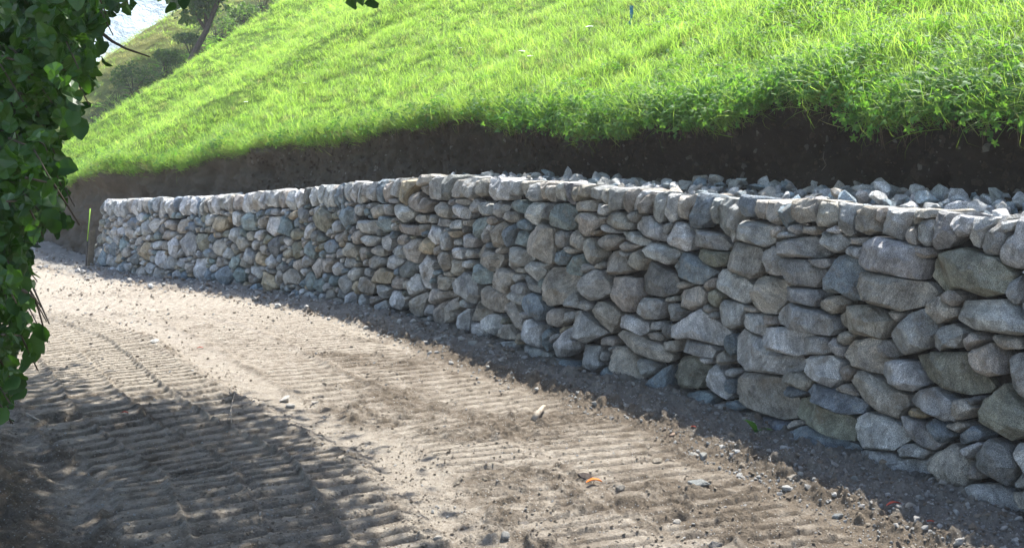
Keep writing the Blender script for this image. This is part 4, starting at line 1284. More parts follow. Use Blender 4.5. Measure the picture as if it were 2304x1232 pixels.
# roots and dead stalks dangling from the lip
parts = []
for k in range(420):
    s = r.uniform(2.5, 17); n = nat(np.array([s]))[0]; e = 0.09 * float(fbm2(np.array([s]), np.array([0.0]), 1.3, 3, 33)[0])
    p = at(np.array([s]))[0] + n * (strip_w(s) + e - 0.02); z = float(hill_z(np.array([p[0]]), np.array([p[1]]))[0])
    x = Vector((p[0], p[1], z)); L = r.uniform(0.08, 0.38); pts = [x]; out = Vector((-n[0], -n[1], 0)) ; side = Vector((-n[1], n[0], 0)) * r.normal(0, .35)
    for j in range(5): pts.append(pts[-1] + (out * (0.35 - 0.1 * j) + side + Vector((0, 0, -0.4 - 0.3 * j)) + Vector(r.normal(0, .15, 3))) * L / 6)
    parts.append(tube(pts, [r.uniform(0.0012, 0.003)] * 5 + [0.0008], 3))
ro = obj('dangling_roots', mesh('dangling_roots', *join(parts), M_ROOT)); ro['kind'] = 'stuff'

# dry grass on the far slope and scrub in the dip before it
N = 26000
P_ = np.stack([r.uniform(-34, 2, N), r.uniform(18, 74, N)], 1); a_ = (P_ - R0) @ RM
ss, uu = coords(P_)
hz = hill_z(P_[:, 0], P_[:, 1]); q = proj(np.c_[P_, hz])
ok = (a_ > 2.5) & (a_ < 17) & (uu > strip_w(ss) + 0.1) & (q[:, 0] > 60) & (q[:, 0] < 760) & (q[:, 1] > -120)
P_, hz, a_ = P_[ok], hz[ok], a_[ok]; n = len(P_)
kind = np.where(r.uniform(0, 1, n) < 0.6, 5, r.integers(0, 5, n)); gul = a_ < 9; kind[gul & (r.uniform(0, 1, n) < 0.5)] = 6
rot = [orient(y, (-.7, -.7), l) for y, l in zip(r.uniform(0, 6.28, n), r.normal(0.1, .2, n))]
sc = r.uniform(0.6, 1.2, n) * np.where(gul, 1.5, 1.0)
scatter('far_slope_grass', G_NEAR + G_WEED, np.c_[P_, hz], rot, np.stack([sc * 3, sc * 3, sc], 1), kind)

# ------------------------------------------------------------------ leaves, shrubs and trees
def hazel_leaf(seed, mat=None, tint=None):
    rr = np.random.default_rng(seed); m = 14; cv_ = rr.uniform(-.05, .25); V = [(0, 0, 0), (0, 0.5, 0.03), (0, 1.06, -0.10 - cv_)]
    rim = []
    prof = [(0.0, -0.02), (0.24, -0.07), (0.42, 0.12), (0.44, 0.36), (0.46, 0.55), (0.33, 0.76), (0.20, 0.92)]
    for sgn in (1, -1):
        for k, (x, y) in enumerate(prof[1:]):
            ser = 1 + rr.normal(0, 0.06); V.append((sgn * x * ser, y + rr.normal(0, .02), 0.22 * abs(x) * 2 + rr.normal(0, .05) - (0.12 + cv_) * y * y))
    Fc = []
    for side, o in ((1, 3), (-1, 9)):
        idx = [0] + [o + k for k in range(6)] + [2]
        for a, b in zip(idx[:-1], idx[1:]):
            f = [1, a, b]; Fc.append(f if side < 0 else f[::-1])
    return np.array(V) - 0, Fc
LEAVES = [hazel_leaf(k) for k in range(6)]
leaf_meshes = [mesh('leaf', v, f, M_HAZEL, sm=True) for v, f in LEAVES]
def leaves_merged(name, P, Rm, S, mat, tint=None, parent=None, src=None):
    """many leaves in one mesh; Rm: (n,3,3)"""
    V = []; T = []; Fc = []; n = 0
    src = src or LEAVES; ks = np.random.default_rng(len(P)).integers(0, len(src), len(P))
    for k in range(len(src)):
        i = np.nonzero(ks == k)[0]
        if not len(i): continue
        v, f = src[k]; vv = np.einsum('nij,kj->nki', Rm[i], v) * S[i][:, None, None] + P[i][:, None, :]
        f = np.array(f); ff = (f[None] + (np.arange(len(i)) * len(v))[:, None, None]).reshape(-1, 3) + n
        V.append(vv.reshape(-1, 3)); Fc.append(ff); n += len(i) * len(v)
        if tint is not None: T.append(np.repeat(tint[i], len(v), axis=0))
    o = obj(name, mesh(name, np.vstack(V), np.vstack(Fc), mat, np.vstack(T) if tint is not None else None, sm=False), parent)
    return o
def rand_rot(n, rr, down=0.0):
    """leaf blades: tip direction random, pulled downwards by 'down'"""
    y = rr.normal(size=(n, 3)); y[:, 2] -= down; y /= np.linalg.norm(y, axis=1)[:, None]
    z = rr.normal(size=(n, 3)); z -= (z * y).sum(1)[:, None] * y; z /= np.linalg.norm(z, axis=1)[:, None]
    x = np.cross(y, z)
    return np.stack([x, y, z], 2)
M_LEAFT = leaf_material('hazel_leaf_mass', (0.011, 0.032, 0.008), (0.036, 0.085, 0.015), (2.4, 2.8, 0.9), 0.30, 0.4, per='tint', spec=0.4)
M_FART = leaf_material('distant_leaf_mass', (0.035, 0.075, 0.02), (0.10, 0.17, 0.04), (2.0, 2.2, 1.0), 0.4, 0.5, per='tint')

def leaf_cloud(centres, radii, per, size, seed, mat, parent, name='crown', down=0.5, flat=0.75):
    rr = np.random.default_rng(seed); P = []
    for c, R in zip(centres, radii):
        d = rr.normal(size=(per, 3)); d /= np.linalg.norm(d, axis=1)[:, None]; d *= (rr.uniform(0.25, 1, (per, 1)) ** 0.5) * R; d[:, 2] *= flat
        P.append(d + c)
    P = np.vstack(P); P = P[fbm3(P, 1.6 / max(radii) * 1.5, 2, seed) > -0.22]
    n = len(P); t = np.clip(0.5 + 0.9 * fbm3(P, 1.2, 2, seed + 1) + rr.normal(0, .15, n), 0, 1)
    return leaves_merged(name, P, rand_rot(n, rr, down), size * rr.uniform(0.6, 1.25, n), mat, np.repeat(t[:, None], 3, 1), parent)

def tree(name, base, height, spread, seed, label, cat, group, trunks=1, leaf=0.16, per=240, tr=0.12, low=0.35, lean=(0, 0)):
    rr = np.random.default_rng(seed); o = empty(name, base); tag(o, label, cat, group)
    cen = []
    for k in range(trunks):
        ex = np.array([rr.normal(0, .25) + lean[0] + (k - (trunks - 1) / 2) * 0.9, rr.normal(0, .25) + lean[1], 1.0]); pts = [Vector((k * 0.25, 0, -0.2))]
        for j in range(1, 7): pts.append(Vector((k * 0.25 + ex[0] * height * 0.12 * j + rr.normal(0, .05), ex[1] * height * 0.12 * j, height * 0.14 * j)))
        obj('trunk', mesh('trunk', *tube(pts, [tr * (1 - 0.12 * j) for j in range(7)], 7), M_BARK), o)
        for b in range(6):
            t0 = pts[3 + b % 4] if low < 1 else pts[5 + b % 2]; az = rr.uniform(0, 6.28); L = spread * rr.uniform(0.5, 0.9)
            e = t0 + Vector((math.cos(az) * L, math.sin(az) * L, height * rr.uniform(0.12, 0.3))); m = (t0 + e) / 2 + Vector((0, 0, 0.15 * L))
            obj('limb', mesh('limb', *tube([t0, m, e], [tr * .45, tr * .28, tr * .1], 5), M_BARK), o); cen += [np.array(e), np.array(m)]
        cen.append(np.array(pts[-1]))
    leaf_cloud(cen, [spread * rr.uniform(0.35, 0.6) for _ in cen], per, leaf, seed + 3, M_FART, o)
    return o
def shrub(base, h, seed, label, group='low shrubs in the dip between the two slopes', mat=None):
    rr = np.random.default_rng(seed); o = empty('shrub', base); tag(o, label, 'shrub', group)
    cen = []; st = []
    for k in range(5):
        az = rr.uniform(0, 6.28); e = Vector((math.cos(az) * h * .5, math.sin(az) * h * .5, h * rr.uniform(.5, .9)))
        st.append(tube([Vector((0, 0, -.05)), e * 0.5 + Vector((0, 0, h * .1)), e], [0.02, 0.014, 0.006], 4)); cen.append(np.array(e))
    obj('stem', mesh('stem', *join(st), M_BARK), o)
    leaf_cloud(cen, [h * rr.uniform(.3, .5) for _ in cen], 150, 0.07, seed + 1, M_FART, o, 'foliage')
    return o
# ------------------------------------------------------------------ far trees and shrubs
def on_hill(px, py, fallback=(-10, 30)):
    h = ray_hill(px, py)
    if h is None: h = np.array([*fallback, float(hill_z(np.array([fallback[0]]), np.array([fallback[1]]))[0])])
    return tuple(h)
b = on_hill(447, 46); print('far tree', b)
tree('hillside_tree', b, 9.0, 2.2, 301, 'forked tree leaning left at the crest of the meadow, only its trunks in view', 'tree', 'trees on the far slope', 2, 0.17, 200, 0.045, low=1.5, lean=(0.0, 0))
for k, (px, py, h, sp, lb) in enumerate(((300, 75, 6.5, 1.3, 'leafy tree on the skyline left of the forked trunk'), (190, 170, 3.5, 1.3, 'leafy tree at the left end of the far slope, behind the hazel leaves'))):
    tree('hillside_tree', on_hill(px, py), h, sp, 320 + 7 * k, lb, 'tree', 'trees on the far slope', 1, 0.17, 230, 0.13, lean=(0.15, 0))
for k, (px, py, h, lb) in enumerate(((545, 62, 0.9, 'dark shrub in the dip, the one highest up beside the meadow crest'), (492, 96, 1.0, 'dark shrub in the dip just right of the forked trunk'),
        (430, 128, 0.8, 'small shrub in the dip below the forked trunk'), (372, 172, 0.75, 'small pale shrub half way down the dip'),
        (300, 215, 0.9, 'shrub low in the dip beside the hazel leaves'), (590, 22, 0.8, 'shrub at the top edge of the picture in the dip'))):
    shrub(on_hill(px, py), h, 400 + k * 5, lb)

# ------------------------------------------------------------------ hazel at the left, close to the camera
hz0 = np.array([-3.6, 2.6, 0.0])
hazel = empty('hazel_tree', hz0); tag(hazel, 'shady hazel tree hanging its round toothed leaves in from the left edge', 'tree')
def branch(name, pts, r0, r1, k=6):
    n = len(pts); return obj(name, mesh(name, *tube([Vector(p) - Vector(hz0) for p in pts], [r0 + (r1 - r0) * i / (n - 1) for i in range(n)], k), M_BARK), hazel)
for k, (dx, dy, tx, ty, tz) in enumerate(((0, 0, -2.9, 3.6, 4.2), (0.15, 0.1, -2.2, 5.0, 4.6), (-0.15, 0.1, -4.2, 3.9, 4.4))):
    a = Vector((hz0[0] + dx, hz0[1] + dy, -0.1)); e = Vector((tx, ty, tz)); m = a.lerp(e, 0.5) + Vector((-0.25, 0, 0.5)); branch('trunk', [a, a.lerp(m, .5), m, m.lerp(e, .5) + Vector((0, 0, .15)), e], 0.06, 0.03, 8)
def wpx(px, py, d): return Vector(((px - CX) / F * d, d, ZC + (HY - py) / F * d))
# overhead limbs out over the track
for pts in (((-2.2, 5.0, 4.6), (-1.6, 5.7, 4.75), (-0.9, 6.6, 4.5), (-0.2, 7.3, 4.2)), ((-2.9, 3.6, 4.2), (-1.9, 3.9, 4.3), (-1.0, 4.2, 3.9), (-0.62, 4.1, 2.75)),
            ((-2.2, 5.0, 4.6), (-2.5, 6.4, 4.7), (-2.6, 7.8, 4.4), (-2.7, 9.0, 4.1)), ((-4.2, 3.9, 4.4), (-4.1, 5.5, 4.8), (-4.0, 7.4, 4.6))):
    branch('limb', pts, 0.026, 0.008)
# the bare dark twig against the slope
branch('twig', [wpx(60, -120, 3.0), wpx(166, -5, 3.0), wpx(195, 32, 3.0), wpx(227, 73, 3.0), wpx(252, 93, 3.0), wpx(284, 110, 3.0), wpx(337, 128, 3.0)], 0.010, 0.0022)
bx = np.array([(-60, 430), (0, 360), (35, 290), (65, 240), (100, 250), (150, 245), (200, 232), (250, 205), (300, 180), (340, 160), (380, 150), (420, 150), (470, 150), (500, 185), (540, 175), (565, 120), (620, 72),
               (700, 75), (740, 130), (780, 105), (820, 85), (870, 75), (900, 50), (950, 35), (1000, 15), (1060, -20), (1300, -60)], float)
def bound(y): return np.interp(y, bx[:, 0], bx[:, 1])
r = np.random.default_rng(91)
LP = []; LR = []; LS = []
twn = 0
for k in range(420):
    py = r.uniform(-80, 930); d = r.uniform(2.3, 3.3)
    x_end = bound(py + 60) - abs(r.normal(0, 1)) * 90 + 12; 
    L = r.uniform(90, 190); a0 = wpx(x_end - L * r.uniform(.5, 1.0), py - L * r.uniform(.4, 1.0), d + r.normal(0, .15)); e0 = wpx(x_end, py + 30, d)
    m0 = a0.lerp(e0, .5) + Vector((0, 0, 0.04)); pts = [a0, m0, e0]
    if twn < 90: branch('twig', pts, 0.0035, 0.0014, 4); twn += 1
    nl = r.integers(6, 11)
    for j in range(nl):
        t = (j + r.uniform(0, .6)) / nl
        p = a0.lerp(m0, t * 2) if t < .5 else m0.lerp(e0, t * 2 - 1)
        q = proj(np.array(p))
        if q[0] > bound(q[1]) + r.normal(0, 12) - 22: continue
        LP.append(p); LS.append(r.uniform(0.026, 0.047))
# bulk of the foliage behind and outside the frame
n = 7000
py = r.uniform(-260, 1000, n); px = bound(py) - 60 - np.abs(r.normal(0, 1, n)) * 160 - r.uniform(0, 1, n) ** 2 * 350
dd = r.uniform(2.9, 4.3, n)
bulk = np.stack([(px - CX) / F * dd, dd, ZC + (HY - py) / F * dd], 1)
keepb = (fbm3(bulk, 4.0, 3, 8) > 0.02) & (bulk[:, 2] > gz_at(-4, 5) + 0.1)
# thin windows where the bright sky looks through near the top
win = (py < 140) & (px > 120) & (r.uniform(0, 1, n) < 0.6)
bulk = bulk[keepb & ~win]
LPn = np.array([tuple(p) for p in LP]); LSn = np.array(LS)
Rl = rand_rot(len(LPn), r, 1.6)
qd = proj(LPn); vis = (qd[:, 0] > 0) & (qd[:, 1] > 0) & (qd[:, 1] < 1232)
right = -(bound(qd[:, 1]) - qd[:, 0]) + vis * 1000
o300 = np.argsort(-right)[:292]
mask300 = np.zeros(len(LPn), bool); mask300[o300] = True
for i in o300:
    o = obj('leaf', leaf_meshes[i % 6], hazel, tuple(LPn[i] - hz0), tuple(Matrix(Rl[i].tolist()).to_euler())); o.scale = (LSn[i],) * 3
# the few leaves dangling in from above, right of the middle of the meadow
for (px, py, sz, seed) in ((792, -14, 0.060, 1), (812, -22, 0.062, 2), (833, -16, 0.075, 3), (775, -40, 0.06, 4), (385, 6, 0.05, 5), (410, -12, 0.055, 6)):
    rr = np.random.default_rng(seed); R = rand_rot(1, rr, 5)[0]
    o = obj('leaf', leaf_meshes[seed % 6], hazel, tuple(np.array(wpx(px, py, 4.1)) - hz0), tuple(Matrix(R.tolist()).to_euler())); o.scale = (sz,) * 3
branch('twig', [(-0.62, 4.1, 2.75), wpx(800, -90, 4.1), wpx(800, -20, 4.1)], 0.005, 0.0015, 4)
branch('twig', [wpx(200, -150, 4.1), wpx(330, -60, 4.1), wpx(410, -14, 4.1)], 0.005, 0.0015, 4)
# overhead crown that shades the near left of the track
G = np.array([(-3.9, 8.2), (-3.1, 7.2), (-2.35, 7.35), (-1.75, 7.05), (-1.2, 6.0), (-0.78, 4.7), (-0.35, 3.0), (-2, 1), (-7, 1), (-7.5, 7)])
n = 66000; gxy = np.stack([r.uniform(-7.5, -0.3, n), r.uniform(1, 8.3, n)], 1)
ins = np.zeros(n, bool)
for a in range(len(G)):
    (x1, y1), (x2, y2) = G[a], G[(a + 1) % len(G)]
    c = ((y1 > gxy[:, 1]) != (y2 > gxy[:, 1])) & (gxy[:, 0] < (x2 - x1) * (gxy[:, 1] - y1) / (y2 - y1) + x1); ins ^= c
gxy = gxy[ins & (fbm2(gxy[:, 0], gxy[:, 1], 1.4, 3, 44) > -0.9)]; n = len(gxy); gxy = gxy + r.normal(0, 0.27, gxy.shape)
zc_ = 3.5 + 2.2 * r.uniform(0, 1, n) ** 1.3
P_ = np.c_[gxy + zc_[:, None] * np.array([SUN.x / SUN.z, SUN.y / SUN.z]), zc_]
P_[:, 2] = np.maximum(P_[:, 2], 1.95 + 0.16 * P_[:, 1] + r.uniform(0, .2, n))
sh = bulk[r.integers(0, len(bulk), 5200)]; hh_ = r.uniform(1.3, 3.4, len(sh))  # extra unseen leaves, added sunward of the foliage to shade it
sh = sh + hh_[:, None] * np.array([SUN.x / SUN.z, SUN.y / SUN.z, 1.0]) + r.normal(0, .08, sh.shape)
sh = sh[(sh[:, 2] > 1.95 + 0.16 * sh[:, 1])]
P_ = np.vstack([P_, sh])
allP = np.vstack([LPn[~mask300], bulk, P_]); allS = np.r_[LSn[~mask300], r.uniform(0.030, 0.050, len(bulk)), r.uniform(0.06, 0.10, len(P_))]
tv = np.clip(0.5 + 0.8 * fbm3(allP, 2.0, 2, 3) + r.normal(0, .12, len(allP)), 0, 1)
o = leaves_merged('foliage', allP - hz0, rand_rot(len(allP), r, 1.2), allS, M_LEAFT, np.repeat(tv[:, None], 3, 1), hazel); o['kind'] = 'stuff'
print('hazel leaves', len(allP))

# ------------------------------------------------------------------ weeds and flowers one can pick out
M_PETAL = plain('white_petal', (0.75, 0.76, 0.70), 0.7, 60, 0.001, 0.1)
def umbel(name, seed):
    rr = np.random.default_rng(seed); st = [tube([(0, 0, 0), (0.01, 0, 0.16), (0, 0.01, 0.30)], [0.0022, 0.0018, 0.0012], 4)]; hd = []
    for k in range(15):
        a = 2.4 * k; rad = 0.009 * math.sqrt(k) ; c = np.array([math.cos(a) * rad, math.sin(a) * rad + 0.01, 0.33 - 4 * rad * rad])
        st.append(tube([(0, 0.01, 0.30), tuple(c)], [0.0008, 0.0006], 3))
        v = [tuple(c)] + [tuple(c + np.array([math.cos(t) * .008, math.sin(t) * .008, rr.normal(0, .0015)])) for t in np.linspace(0, 6.28, 7)[:-1]]
        hd.append((v, [[0, 1 + j, 1 + (j + 1) % 6] for j in range(6)]))
    return mesh('flower_stalk', *join(st), M_WEED), mesh('flower_head', *join(hd), M_PETAL, sm=False)
UMB = [umbel('u', k) for k in range(3)]
spots = [(1170, 160, 'white umbel flower, upper left of a close pair in the middle of the meadow'), (1196, 180, 'white umbel flower, lower right of a close pair in the middle of the meadow'),
 (1125, 10, 'white umbel flower at the very top edge of the meadow, left of the blue marker'), (1330, 100, 'white umbel flower a little below and left of the blue marker'),
 (1465, 92, 'white umbel flower just below and right of the blue marker'), (740, 38, 'white umbel flower high in the meadow below the dangling leaves'),
 (672, 158, 'white umbel flower in the pale left part of the meadow, above another one'), (686, 205, 'white umbel flower low in the pale left part of the meadow, under another one'),
 (1040, 128, 'white umbel flower left of the close pair, higher on the slope'), (860, 180, 'single white umbel flower half way between the left crest and the close pair'),
 (560, 240, 'white umbel flower closest to the cut bank at the left'), (1610, 205, 'white umbel flower near the bank edge left of the dock plants')]
for k, (px, py, lb) in enumerate(spots):
    h = ray_hill(px, py + 36)
    if h is None: continue
    o = empty('wildflower', tuple(h), r.uniform(0, 6)); tag(o, lb, 'flower', 'white umbel flowers scattered over the meadow')
    sc = r.uniform(1.0, 1.35); o.scale = (sc,) * 3
    o.rotation_euler = (r.normal(0, .12), r.normal(0, .12), r.uniform(0, 6))
    obj('stalk', UMB[k % 3][0], o); obj('flower_head', UMB[k % 3][1], o)
def oval_leaf(L, w, droop, mat, name, seed):
    rr = np.random.default_rng(seed); V = []; n = 7
    for i in range(n):
        t = i / (n - 1); ww = w * math.sin(math.pi * min(1, t * 0.92 + 0.06)) ** 0.8 if i < n - 1 else 0.002
        z = droop * (t - 1.6 * t * t) * L; V += [(-ww, t * L, z + 0.25 * ww), (0, t * L, z), (ww, t * L, z + 0.25 * ww)]
    return mesh(name, V, grid_faces(n, 3), mat)
DOCK = [oval_leaf(0.17, 0.038, 0.35, M_WEED, 'broad_leaf', 1), oval_leaf(0.13, 0.032, 0.5, M_WEED, 'broad_leaf', 2), oval_leaf(0.20, 0.036, 0.2, M_WEED, 'broad_leaf', 3)]
def dock(px, py, label, n=6, sc=1.0, hh=None):
    h = hh if hh is not None else ray_hill(px, py)
    if h is None: return
    o = empty('dock_plant', tuple(h), r.uniform(0, 6)); tag(o, label, 'plant', 'broad leaved dock plants on the bank edge')
    for k in range(n):
        q = obj('broad_leaf', DOCK[k % 3], o, (0, 0, 0.01), (r.uniform(0.25, 1.1), r.normal(0, .2), k * 6.28 / n + r.normal(0, .3))); q.scale = (sc * r.uniform(.7, 1.1),) * 3
dock(1690, 245, 'broad leaved dock with a pale round leaf, drooping over the lip above the dark bank', 7)
dock(1780, 148, 'tall upright broad leaved dock, bright green in the grass near the top right', 6, 1.1)
dock(1830, 118, 'small yellow green dock just right of the tall upright one', 5, 0.9)
dock(1420, 262, 'low dock plant at the bank edge below the blue marker', 6, 0.8)
dock(2010, 240, 'leafy dock hanging from the turf corner on the right', 7, 0.9)
dock(2270, 170, 'dark dock plant by the right edge of the picture', 7, 1.0)

# ------------------------------------------------------------------ stake, pole and marker
M_STAKE = plain('weathered_wood', (0.13, 0.11, 0.08), 0.85, 45, 0.004)
def taper_box(w, d, h, top=0.85, pointy=False):
    bm = bmesh.new(); bmesh.ops.create_cube(bm, size=1)
    for v in bm.verts:
        k = top if v.co.z > 0 else 1; v.co = Vector((v.co.x * w * k, v.co.y * d * k, (v.co.z + .5) * h + (0.02 * v.co.x if v.co.z > 0 else 0)))
    bmesh.ops.bevel(bm, geom=list(bm.edges), offset=min(w, d) * 0.12, segments=2, affect='EDGES')
    bmesh.ops.subdivide_edges(bm, edges=[e for e in bm.edges if e.calc_length() > h * .5], cuts=4)
    me = bpy.data.meshes.new('post'); bm.to_mesh(me); bm.free(); return me
x, y = gpx(212, 603)
st = obj('wooden_stake', taper_box(0.085, 0.07, 0.62, 0.95), None, (x - 0.02, y - 0.12, -0.03), (math.radians(-4), math.radians(4), 0.5)); st.data.materials.append(M_STAKE)
tag(st, 'short dark wooden stake leaning against the far left end of the stone wall', 'stake')
M_NEON = plain('neon_paint', (0.28, 0.5, 0.06), 0.5, 40, 0.001, 0.15); M_ROD = plain('dark_rod', (0.08, 0.07, 0.06), 0.6, 40, 0.001)
x, y = gpx(199, 603)
rod = empty('marker_rod', (x, y - 0.1, -0.05)); tag(rod, 'thin leaning surveyor rod with a neon yellow upper half beside the wooden stake', 'rod')
obj('rod', mesh('rod', *tube([(0, 0, 0), (0.02, 0.01, 0.48)], [0.012, 0.012], 6), M_ROD), rod)
obj('neon_section', mesh('neon_section', *tube([(0.02, 0.01, 0.48), (0.055, 0.03, 0.98)], [0.008, 0.008], 6), M_NEON), rod)
M_BLUE = plain('blue_plastic', (0.02, 0.20, 0.36), 0.4, 30, 0.001, 0.12, 0.5)
h = ray_hill(1416, 62); 
V = []
for i in range(9):
    t = i / 8; a = 0.5 * math.sin(t * 5); w = 0.026 * (1 - 0.25 * math.sin(t * 6) ** 2)
    for s in (-1, 1):
        V += [(s * w * math.cos(a) + 0.014 * math.sin(t * 4), s * w * math.sin(a), t * 0.24), (s * w * math.cos(a) + 0.014 * math.sin(t * 4), s * w * math.sin(a) + 0.006, t * 0.24)]
Fm = []
for i in range(8):
    a = i * 4; b = a + 4
    Fm += [[a, a + 2, b + 2, b], [a + 1, b + 1, b + 3, a + 3], [a, b, b + 1, a + 1], [a + 2, a + 3, b + 3, b + 2]]
Fm += [[0, 1, 3, 2], [32, 34, 35, 33]]
mk = obj('marker_stake', mesh('marker_stake', V, Fm, M_BLUE, sm=False), None, tuple(h + np.array([0, 0, 0.02])), (0.1, 0.12, 0.4))
tag(mk, 'narrow blue plastic marker standing in the bright grass at the top of the picture', 'marker')

# ------------------------------------------------------------------ single stones, leaves and bits of wood on the road
def gtint(c): return np.array(c)
M_PEB = NT('loose_stone'); P = M_PEB.objc(); c = M_PEB.attr('tint')
c = M_PEB.mix(0.8, c, M_PEB.ramp(M_PEB.noise(3.5, 5, 0.7, P), [(0.3, 0.7), (0.7, 1.25)]), 'MULTIPLY')
M_PEB = M_PEB.fin(c, 0.9, M_PEB.bump(M_PEB.noise(7, 5, 0.7, P), 0.05, 0.8), 0.2)
loose = [ # px, py, half width px, flatness, colour, label
 (640, 897, 17, .75, (.62, .58, .52), 'bright white stone in the middle of the road, the larger of a touching pair'),
 (655, 910, 15, .55, (.58, .54, .48), 'flatter white stone resting against the bright white one in the middle of the road'),
 (708, 905, 9, .6, (.55, .50, .44), 'small pale stone just right of the white pair'),
 (1771, 1020, 21, .75, (.50, .50, .49), 'pale angular stone lying close to the foot of the wall'),
 (1784, 1052, 14, .5, (.46, .41, .34), 'tan flat stone a little in front of the pale angular one'),
 (1771, 1100, 12, .7, (.55, .54, .51), 'rounded whitish pebble between the lit road and the wall'),
 (1575, 1079, 30, .40, (.27, .28, .27), 'flat grey slab lying where the shade of the wall ends'),
 (1582, 1020, 14, .7, (.36, .36, .34), 'round grey stone in the pale rubble near the wall foot'),
 (1560, 1008, 15, .6, (.38, .37, .34), 'grey stone left of the round one in the pale rubble near the wall foot'),
 (1513, 968, 9, .6, (.45, .33, .25), 'small pinkish stone in the shade near the wall foot'),
 (1316, 1070, 17, .62, (.10, .08, .07), 'dark brown smooth stone just left of the orange leaf'),
 (1397, 1089, 12, .75, (.42, .38, .32), 'round beige pebble right of the orange leaf'),
 (1180, 1165, 16, .6, (.20, .18, .16), 'oval brown grey stone near the bottom middle of the road'),
 (1137, 1201, 14, .7, (.36, .35, .32), 'rough grey stone low in the picture, left of centre of the road'),
 (985, 1213, 12, .75, (.50, .46, .40), 'pale round pebble at the bottom of the picture'),
 (1610, 1216, 18, .65, (.20, .19, .18), 'dark grey stone at the bottom edge right of the middle'),
 (1524, 1155, 10, .7, (.52, .48, .42), 'small white pebble low right on the sunlit road'),
 (1478, 1035, 13, .6, (.40, .35, .28), 'pale clod like stone at the end of the track marks by the shade line'),
 (2069, 1117, 11, .75, (.42, .42, .40), 'smooth light grey pebble beside the second block from the right at the wall foot'),
 (1923, 1081, 9, .75, (.40, .41, .38), 'greenish grey pebble leaning on dirt in front of the wide base block'),
 (1961, 1075, 9, .75, (.38, .39, .37), 'round pebble touching the wide base block'),
 (1980, 1083, 10, .5, (.44, .41, .37), 'small angular stone just right of the round pebble by the base block'),
 (1886, 1147, 15, .5, (.33, .34, .33), 'flat bluish stone bedded in dark dirt right of the sunlit patch'),
 (2063, 1162, 9, .5, (.48, .47, .44), 'thin pale chip in the shaded dirt at the lower right'),
 (808, 798, 10, .8, (.30, .24, .18), 'brown clod standing on the sunlit track'),
 (1300, 1130, 11, .7, (.24, .20, .16), 'dark small stone below the orange leaf'),
 (1090, 1078, 8, .6, (.30, .26, .20), 'small brown stone on the sunlit road left of the orange leaf'),
 (350, 762, 14, .3, (.50, .48, .44), 'flat pale stone bedded in the far sunlit road'),
 (560, 1000, 10, .6, (.36, .32, .27), 'small stone between the two deep track marks'),
 (985, 765, 13, .5, (.42, .42, .39), 'pale stone near the wall foot, middle of the wall'),
 (1005, 758, 10, .5, (.45, .44, .41), 'small pale chip at the wall foot, middle of the wall'),
 (1065, 765, 14, .6, (.40, .40, .37), 'grey stone leaning at the wall foot where the berm starts'),
 (1110, 788, 11, .6, (.46, .45, .42), 'light stone on the berm beside the wall'),
 (1180, 808, 8, .7, (.50, .50, .50), 'tiny whitish stone at the wall foot left of the low dark block')]
rbase = {}
for k, (px, py, hw, fl_, colr, lb) in enumerate(loose):
    x, y = gpx(px, py + hw * 0.5); z = gz_at(x, y); x, y = gpx(px, py + hw * 0.4, z); z = gz_at(x, y)
    R = hw * y / F * 1.08
    me = rock_mesh('loose_stone', 500 + k, M_PEB, n=16, flat=fl_, tint=gtint(colr), rough=0.16, cuts=2 if hw > 11 else 1)
    me.polygons.foreach_set('use_smooth', [k % 3 != 0] * len(me.polygons))
    o = obj('loose_stone', me, None, (x, y, z + R * fl_ * 0.42), (r.normal(0, .15), r.normal(0, .15), r.uniform(-.5, .5))); o.scale = (R,) * 3
    tag(o, lb, 'stone', 'loose stones on the road')
M_ORANGE = plain('orange_leaf', (0.75, 0.20, 0.015), 0.5, 30, 0.001, 0.15); M_RED = plain('red_leaf', (0.42, 0.07, 0.04), 0.6, 30, 0.001, 0.25)
M_GREENL = plain('fresh_green_leaf', (0.08, 0.22, 0.03), 0.5, 30, 0.001, 0.2)
def curled(L, w, mat, name, seed, roll=0.9):
    V = []; n = 8; m = 5; rr = np.random.default_rng(seed)
    for i in range(n):
        t = i / (n - 1); ww = w * max(0.04, math.sin(math.pi * (0.05 + 0.9 * t)) ** 0.7)
        for j in range(m):
            a = (j / (m - 1) - .5) * 2 * roll; V.append(((t - .5) * L, math.sin(a) * ww / roll, (1 - math.cos(a)) * ww / roll + 0.12 * L * math.sin(math.pi * t) + rr.normal(0, .0008)))
    me = mesh(name, V, grid_faces(n, m), mat); return me
def litter(name, px, py, me, label, cat='leaf', rz=0.0, dz=0.008, rot=(0, 0)):
    x, y = gpx(px, py); z = gz_at(x, y); x, y = gpx(px, py, z + dz); o = obj(name, me, None, (x, y, gz_at(x, y) + dz), (rot[0], rot[1], rz)); tag(o, label, cat); return o
litter('fallen_leaf', 1337, 1086, curled(0.085, 0.020, M_ORANGE, 'fallen_leaf', 1, 1.2), 'bright orange curled leaf lying on the sunlit road', rz=0.15, dz=0.012)
litter('fallen_leaf', 2012, 1140, curled(0.085, 0.014, M_RED, 'fallen_leaf', 2), 'red shrivelled leaf in the shaded dirt at the foot of the wall', rz=0.25)
litter('fallen_leaf', 2094, 1178, curled(0.05, 0.010, M_RED, 'fallen_leaf', 3), 'small dark red leaf scrap nearest the bottom right corner', rz=-0.3)
litter('fallen_leaf', 1560, 962, curled(0.04, 0.010, M_RED, 'fallen_leaf', 8), 'tiny pink leaf scrap in the shade of the wall below the mossy round stone', rz=-0.3)
litter('fallen_leaf', 450, 783, curled(0.06, 0.014, M_RED, 'fallen_leaf', 4), 'rust red leaf far up the bright part of the road', rz=0.3)
